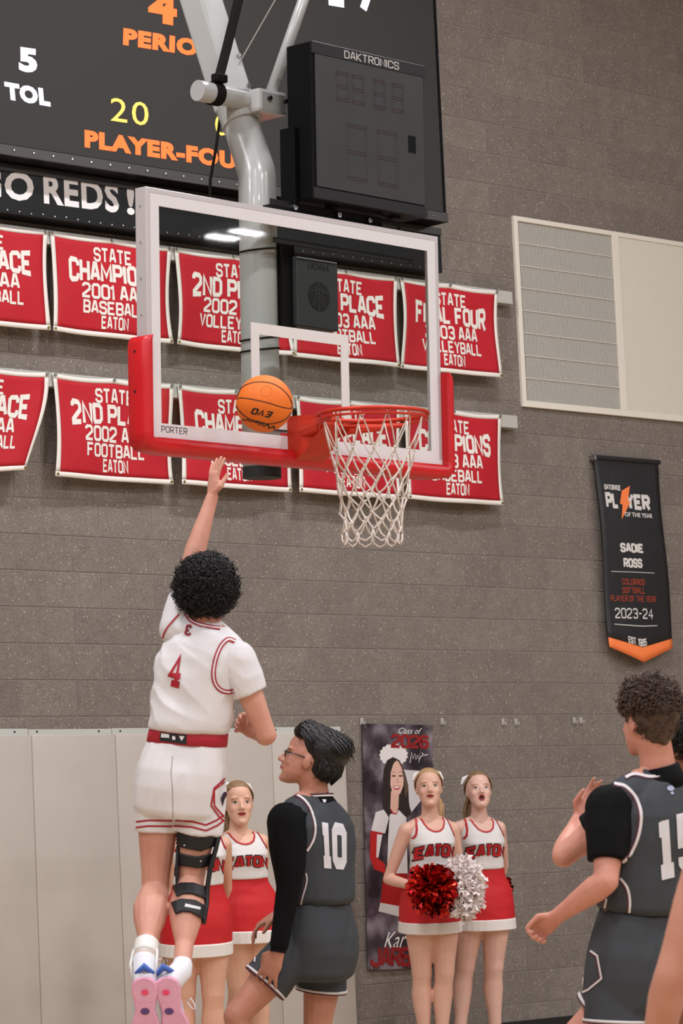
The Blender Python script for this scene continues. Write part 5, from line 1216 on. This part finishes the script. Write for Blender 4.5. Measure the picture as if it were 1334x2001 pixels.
def glasses_player():
    grey = mat('jersey_charcoal', '#3d4044', .75, spec=.25, bump=.1, bscale=350, noise_amt=.05, nscale=12); blk = mat('shirt_black', '#08080a', .8, bump=.08, bscale=300, spec=.15); d = 13.4; wh = mat('trim_white', '#d5cfd0', .65); mar = mat('trim_maroon', '#4a1c2a', .65)
    Pq = dict(head=(600, 1487), neck=(615, 1556), hip=(618, 1862), ls=(560, 1606, -.15), rs=(640, 1600, .13), le=(566, 1722, -.20), re=(590, 1735, .20), lw=(543, 1858, -.24), rw=(552, 1780, .06),
        lk=(462, 1985, -.14), rk=(616, 2040, .08), la=(462, 2150, -.1), ra=(640, 2210, .1))
    for q in ('la', 'ra'): x = Pq[q][0]; dd = Pq[q][2]; Pq[q] = (x, py_at(x, d + dd, .09), dd)
    o = athlete(dict(d=d, P=Pq, face=(-58, -55), look=-84, pitch=.35, label='person in glasses and a dark grey number 10 jersey over black sleeves, gazing upward', skin='#b9806a', red='#a05a4c', blush=.08, lsgn=-1, wide=1.04,
        hands=dict(l=(at(514, 1925, d - .2) - at(538, 1868, d - .22), FH * .9 + RH * .35, -RH, .32, .2), r=(-RH + UP * -.55, -UP - RH * .3, -FH * .5 + UP * .3, .42)), handk=1.08,
        sleeve=(blk, dict(l=[(0, .080), (.4, .078), (.8, .066), (1.1, .052), (1.5, .042), (1.96, .036)], r=[(0, .07), (1, .055), (1.9, .038)])), jm=grey, sm=grey, folds=UP + RH * .3, famp=.007, samp=.009, hjup=.065, shorts_levels=[(-.11, .13, .11, -.004), (-.085, .165, .128, -.008), (.0, .180, .138, -.012), (.10, .184, .132, -.012), (.22, .168, .118, -.004), (.30, .155, .110, 0)], hem=dict(l=(.58, .100, 0), r=(.50, .104, 0)), kneef=dict(l=-RH, r=-RH), bend=-.02))
    root, J = o['root'], o['J']; JT = bvh_of([o['jersey'], o['shirt']])
    def tr2(T_, pts, par, w_=4.2):
        sm = par == o['jersey']
        decal(px_strip([(x - 1.3, y + .6) for x, y in pts], w_ + 2.4, d - .9, sm), T_, 'trim', mar, par, .012, .0022); decal(px_strip(pts, w_ - .4, d - .9, sm), T_, 'trim', wh, par, .012, .0036)
    tr2(JT, [(566, 1552), (584, 1556), (600, 1570), (611, 1592), (616, 1618), (612, 1642), (600, 1663)], o['jersey'])
    collar_ring(o, wh, mar, .0785, 0.0); tr2(JT, [(598, 1706), (600, 1722), (592, 1752), (583, 1786)], o['jersey'], 3.2)
    nm = mat('number_white', '#d3d1d4', .6)
    decal(px_text(block_text('10', 2.1, 1.8, ['s1', '0'])[0], (622, 1600), (676, 1612), (676, 1700), (628, 1696), d - .9), JT, 'number', nm, o['jersey'], .010, .003)
    decal(px_poly([(629, 1562), (637, 1563), (635, 1569), (631, 1568)], d - .9), JT, 'emblem', nm, o['jersey'], .010, .003)
    ST = bvh_of([o['shorts']])
    tr2(ST, [(536, 1822), (514, 1828), (503, 1846), (498, 1880)], o['shorts'], 3.4); [hem_ring(o['shorts'], 0, *o['hems'][q], wh, mar) for q in 'lr']
    # hair swept back
    hm = mat('hair_black', '#0f0d0d', .35, bump=.3, bscale=160); T, X, Y, Z = o['T'], o['X'], o['Y'], o['Z']; rnd = random.Random(5); mb = MB()
    mb.ell(T(0, -.055, .064), (.092, .112, .088), (X, Y, Z), 24, 16); mb.ell(T(0, -.070, .015), (.080, .084, .085), (X, Y, Z), 20, 14); mb.ell(T(0, .030, .108), (.066, .062, .042), (X, Y, Z), 20, 12)
    bm_ = remesh(mb, .007, 2); hb = link('hair', bm_, hm, root, smooth=True); st = MB()
    for i in range(700):
        a = rnd.uniform(-1.25, 1.25); fr_ = rnd.uniform(0, 1); y0 = lerp(.075, -.09, fr_) * 1.0; x0 = math.sin(a) * .078; z0 = .085 + .055 * math.cos(a) * (1 - .3 * fr_) - .03 * (1 - math.cos(a)); s1 = rnd.uniform(.7, 1.3)
        p0 = T(x0 * .85, y0, z0); p1 = T(x0 * 1.08, y0 - .02 * s1, z0 + .022 * s1); p2 = T(x0 * 1.18, y0 - .052 * s1, z0 + .012 * s1 - .01 * abs(a)); p3 = T(x0 * 1.15 + rnd.uniform(-.006, .006), y0 - .066 * s1 - .01, z0 - .022 * s1 + rnd.uniform(-.016, .008))
        st.tube([p0, p1, p2, p3], [.0040, .0045, .0036, .0008], 4)
    for i in range(300):
        a = rnd.uniform(-1.5, 1.5); z0 = rnd.uniform(-.02, .06); p0 = T(math.sin(a) * .082, -.045 - math.cos(a) * .09, z0 + .035); p1 = T(math.sin(a) * .088, -.055 - math.cos(a) * .098, z0); p2 = T(math.sin(a) * .078, -.045 - math.cos(a) * .080, z0 - .05); st.tube([p0, p1, p2], [.0045, .0045, .001], 4)
    st.build('locks', hm, hb, kind='stuff', smooth=True)
    sd_ = MB()
    # face and glasses
    face_decals(o['b'], o['b'], T, X, Y, Z, 1, brow='#1d1512', lips='#a05a4e', iris='#2a1a12')
    gm = mat('glasses_black', '#101012', .3)
    for s in (-1, 1):
        MB().tube([T(s * .033 + .021 * math.cos(6.283 * i / 20), .098 - abs(s * .033 + .021 * math.cos(6.283 * i / 20)) * .22, .006 + .016 * math.sin(6.283 * i / 20)) for i in range(20)], .0018, 6, closed=True).build('glasses_rim', gm, root, smooth=True)
        MB().tube([T(s * .054, .086, .012), T(s * .076, .06, .014), T(s * .079, -.01, .012), T(s * .078, -.03, -.002)], .0026, 6).build('glasses_temple', gm, root, smooth=True)
    MB().tube([T(-.012, .1, .01), T(0, .104, .013), T(.012, .1, .01)], .0018, 6).build('glasses_bridge', gm, root, smooth=True)
    for a_ in 'lr': f0 = J[a_ + 'a']; g = V((f0.x, f0.y, .0)); sole_shoe(root, g - o['fh'] * .08, g + o['fh'] * .2, UP, None, (wh, blk))
    # wristband
    a = J['lw']; ax_ = (J['lw'] - J['le']).normalized(); MB().tube([a - ax_ * .012, a + ax_ * .006], .0325, 16).build('cuff', blk, root)
glasses_player()

def tall_player():
    grey = mat('jersey_charcoal', '#45474b', .7); blk = mat('shirt_black', '#08080a', .8, spec=.15); d = 11.1; wh = mat('trim_white', '#d5cfd0', .65); mar = mat('trim_maroon', '#4a1c2a', .65)
    Pq = dict(head=(1266, 1412), neck=(1288, 1512), hip=(1238, 1902), ls=(1192, 1580, -.10), rs=(1240, 1566, .20), le=(1184, 1722, -.20), re=(1101, 1672, .26), lw=(1092, 1788, -.08), rw=(1128, 1606, .44),
        lk=(1200, 2110, -.10), rk=(1075, 2080, .10), la=(1230, 2300, .0), ra=(1090, 2300, .3))
    for q in ('la', 'ra'): x = Pq[q][0]; dd = Pq[q][2]; Pq[q] = (x, py_at(x, d + dd, .09), dd)
    o = athlete(dict(d=d, P=Pq, face=(-45, -38), look=-32, pitch=.04, label='person with short curly brown hair in a dark grey number 15 jersey, seen from behind', skin='#cc907c', red='#b86458', blush=.12, wide=1.05,
        hands=dict(l=(None, UP * -.5 - FH, UP * .8 - RH * .2, 1.15), r=(UP * .8 + RH * .6, -FH, -FH * .2 - RH, .30)), handk=1.0, armk=1.08,
        sleeve=(blk, dict(l=[(0, .084), (.35, .080), (.72, .066)], r=[(0, .080), (.3, .080), (.60, .076)])), jm=grey, sm=grey, folds=UP + RH * .4, famp=.007, samp=.009, hem=dict(l=(.45, .110, 0), r=(.50, .110, 0)), kneef=dict(l=-RH, r=-RH)))
    root, J = o['root'], o['J']; JT = bvh_of([o['jersey'], o['shirt']])
    def tr2(T_, pts, par, w_=5.5):
        sm = par == o['jersey']
        decal(px_strip([(x - 2, y + .8) for x, y in pts], w_ + 3.4, d - .9, sm), T_, 'trim', mar, par, .014, .0022); decal(px_strip(pts, w_, d - .9, sm), T_, 'trim', wh, par, .014, .0036)
    tr2(JT, [(1200, 1532), (1222, 1537), (1243, 1560), (1252, 1592), (1247, 1632), (1232, 1668), (1216, 1684)], o['jersey'])
    tr2(JT, [(1222, 1520), (1240, 1513), (1270, 1518), (1300, 1512), (1324, 1499)], o['jersey'], 5); tr2(JT, [(1212, 1716), (1226, 1736), (1231, 1768), (1224, 1816)], o['jersey'], 4.5); tr2(JT, [(1186, 1756), (1180, 1784)], o['jersey'], 4)
    nm = mat('number_white', '#d3d1d4', .6)
    decal(px_text(block_text('15', 2.0, 2.2, ['s1', 's5'])[0], (1276, 1602), (1368, 1580), (1372, 1700), (1284, 1722), d - .9), JT, 'number', nm, o['jersey'], .012, .003)
    for p in (ellpts(1309, 1541, 7, 5), ellpts(1312, 1550, 3.5, 3)): decal(px_poly(p, d - .9), JT, 'emblem', mat('emblem_blue', '#9aa0b8', .6), o['jersey'], .010, .003)
    ST = bvh_of([o['shorts']])
    [hem_ring(o['shorts'], 0, *o['hems'][q], wh, mar) for q in 'lr']
    tr2(ST, [(1104, 1966), (1093, 1908), (1114, 1877), (1137, 1884), (1141, 1904), (1138, 1930)], o['shorts'], 3.6); tr2(ST, [(1154, 1858), (1168, 1868), (1176, 1912), (1150, 1934), (1128, 1944)], o['shorts'], 3.6)
    hm = mat('hair_brown_curly', '#463124', .5, bump=.2, bscale=200); T, X, Y, Z = o['T'], o['X'], o['Y'], o['Z']; rnd = random.Random(9)
    c = T(0, -.022, .038); mb = MB().ell(c, (.086, .108, .100), (X, Y, Z), 26, 18); mb.ell(T(0, -.055, -.02), (.060, .062, .06), (X, Y, Z)); mb.ell(T(0, .02, .10), (.07, .06, .05), (X, Y, Z))
    me = remesh(mb, .007, 1, lambda p: .008 * noise.noise(p * 36)); bm = bmesh.new(); bm.from_mesh(me)
    bmesh.ops.delete(bm, geom=[v for v in bm.verts if (v.co - T(0, 0, 0)).dot(Y) > .045 and (v.co - T(0, 0, 0)).dot(Z) < .075], context='VERTS'); bm.to_mesh(me); bm.free()
    hb = link('hair', me, hm, root, smooth=True); cm = MB()
    curls(cm, T(0, -.014, .050), (X, Y, Z), (.092, .108, .104), lambda x, y, z: z > -.15 and not (y > .5 and z < .4), 1300, rnd, .0095, .024, .0030, 1.0)
    curls(cm, T(0, -.03, .0), (X, Y, Z), (.078, .092, .075), lambda x, y, z: y < .1 and z > -.85, 500, rnd, .003, .008, .0022, .6)
    cm.build('curls', hm, hb, kind='stuff', smooth=True)
    nk = J['neck']; hd_ = (J['head'] - nk).normalized(); MB().tube([nk - hd_ * .05, nk - hd_ * .01, nk + hd_ * .022, nk + hd_ * .026], [.084, .080, .073, .070], 24).build('collar', blk, o['shirt'], smooth=True)
    face_decals(o['b'], o['b'], T, X, Y, Z, 1, brow='#33231a', lips='#a86a5c', iris='#3a2a1a')
    for a_ in 'lr': f0 = J[a_ + 'a']; g = V((f0.x, f0.y, .0)); sole_shoe(root, g - o['fh'] * .08, g + o['fh'] * .2, UP, None, (wh, blk))
tall_player()

def edge_players():
    blk = mat('shirt_black', '#08080a', .8, spec=.15); grey = mat('jersey_charcoal', '#45474b', .7); wh = mat('trim_white', '#d5cfd0', .65); white = mat('jersey_white', '#dddadb', .75)
    d = 12.9; Pq = dict(head=(1348, 1452), neck=(1352, 1535), hip=(1350, 1850), ls=(1290, 1580, .0), rs=(1418, 1580, .0), le=(1284, 1700, .05), re=(1430, 1700, .0), lw=(1300, 1810, .12), rw=(1425, 1820, .1), lk=(1320, 2040, .05), rk=(1390, 2040, -.02), la=(1315, 2200, 0), ra=(1390, 2200, 0))
    for q in ('la', 'ra'): x = Pq[q][0]; dd = Pq[q][2]; Pq[q] = (x, py_at(x, d + dd, .09), dd)
    o = athlete(dict(d=d, P=Pq, face=(-20, -20), look=-30, pitch=.0, label='person with black curly hair, almost hidden behind the tall number 15 player', skin='#8a5a42', hands=dict(l=(None, RH, -FH, .4), r=(None, -RH, -FH, .4)), jm=grey, sm=grey, folds=UP, hem=dict(l=(.5, .1, 0), r=(.5, .1, 0)), vox=.008))
    hm = mat('hair_black_curly', '#120e0c', .5); T = o['T']; ax = (o['X'], o['Y'], o['Z']); c = T(0, -.02, .04); mb = MB().ell(c, (.108, .118, .108), ax, 24, 16); hb = link('hair', remesh(mb, .008, 1, lambda p: .01 * noise.noise(p * 30)), hm, o['root'], smooth=True)
    cm = MB(); curls(cm, c, ax, (.112, .122, .112), lambda x, y, z: not (y > .4 and z < .3), 900, random.Random(4), .008, .02, .0026, 1.4); cm.build('curls', hm, hb, kind='stuff', smooth=True)
    for a_ in 'lr': f0 = o['J'][a_ + 'a']; g = V((f0.x, f0.y, .0)); sole_shoe(o['root'], g - o['fh'] * .08, g + o['fh'] * .2, UP, None, (wh, blk))
    d = 8.2; Pq = dict(head=(1560, 1330), neck=(1535, 1450), hip=(1560, 2010), ls=(1408, 1610, -.02), rs=(1640, 1560, .1), le=(1300, 2005, -.08), re=(1760, 1780, .1), lw=(1240, 2200, .12), rw=(1700, 2000, .2), lk=(1480, 2330, .05), rk=(1620, 2330, 0), la=(1480, 2600, 0), ra=(1620, 2600, 0))
    Pq['le'] = (1312, 1905, -.06); Pq['lw'] = (1268, 2105, .06)
    for q in ('la', 'ra'): x = Pq[q][0]; dd = Pq[q][2]; Pq[q] = (x, py_at(x, d + dd, .09), dd)
    o = athlete(dict(d=d, P=Pq, face=(-20, -20), look=-20, pitch=.1, label='person in a white uniform whose bare arm hangs in from the right edge', skin='#c68e78', red='#a85a4a', hands=dict(l=(None, RH, -FH, .4), r=(None, -RH, -FH, .4)), jm=white, sm=white, folds=UP, hem=dict(l=(.5, .1, 0), r=(.5, .1, 0)), vox=.008, armk=1.12))
    hm = mat('hair_brown_curly', '#33231a', .5); T = o['T']; mb = MB().ell(T(0, -.02, .045), (.088, .105, .098), (o['X'], o['Y'], o['Z']), 24, 16); link('hair', remesh(mb, .008, 1, lambda p: .008 * noise.noise(p * 36)), hm, o['root'], smooth=True)
    for a_ in 'lr': f0 = o['J'][a_ + 'a']; g = V((f0.x, f0.y, .0)); sole_shoe(o['root'], g - o['fh'] * .08, g + o['fh'] * .2, UP, None, (wh, wh))
edge_players()
if "_RS" in globals(): bpy.data.scenes.remove(_RS)
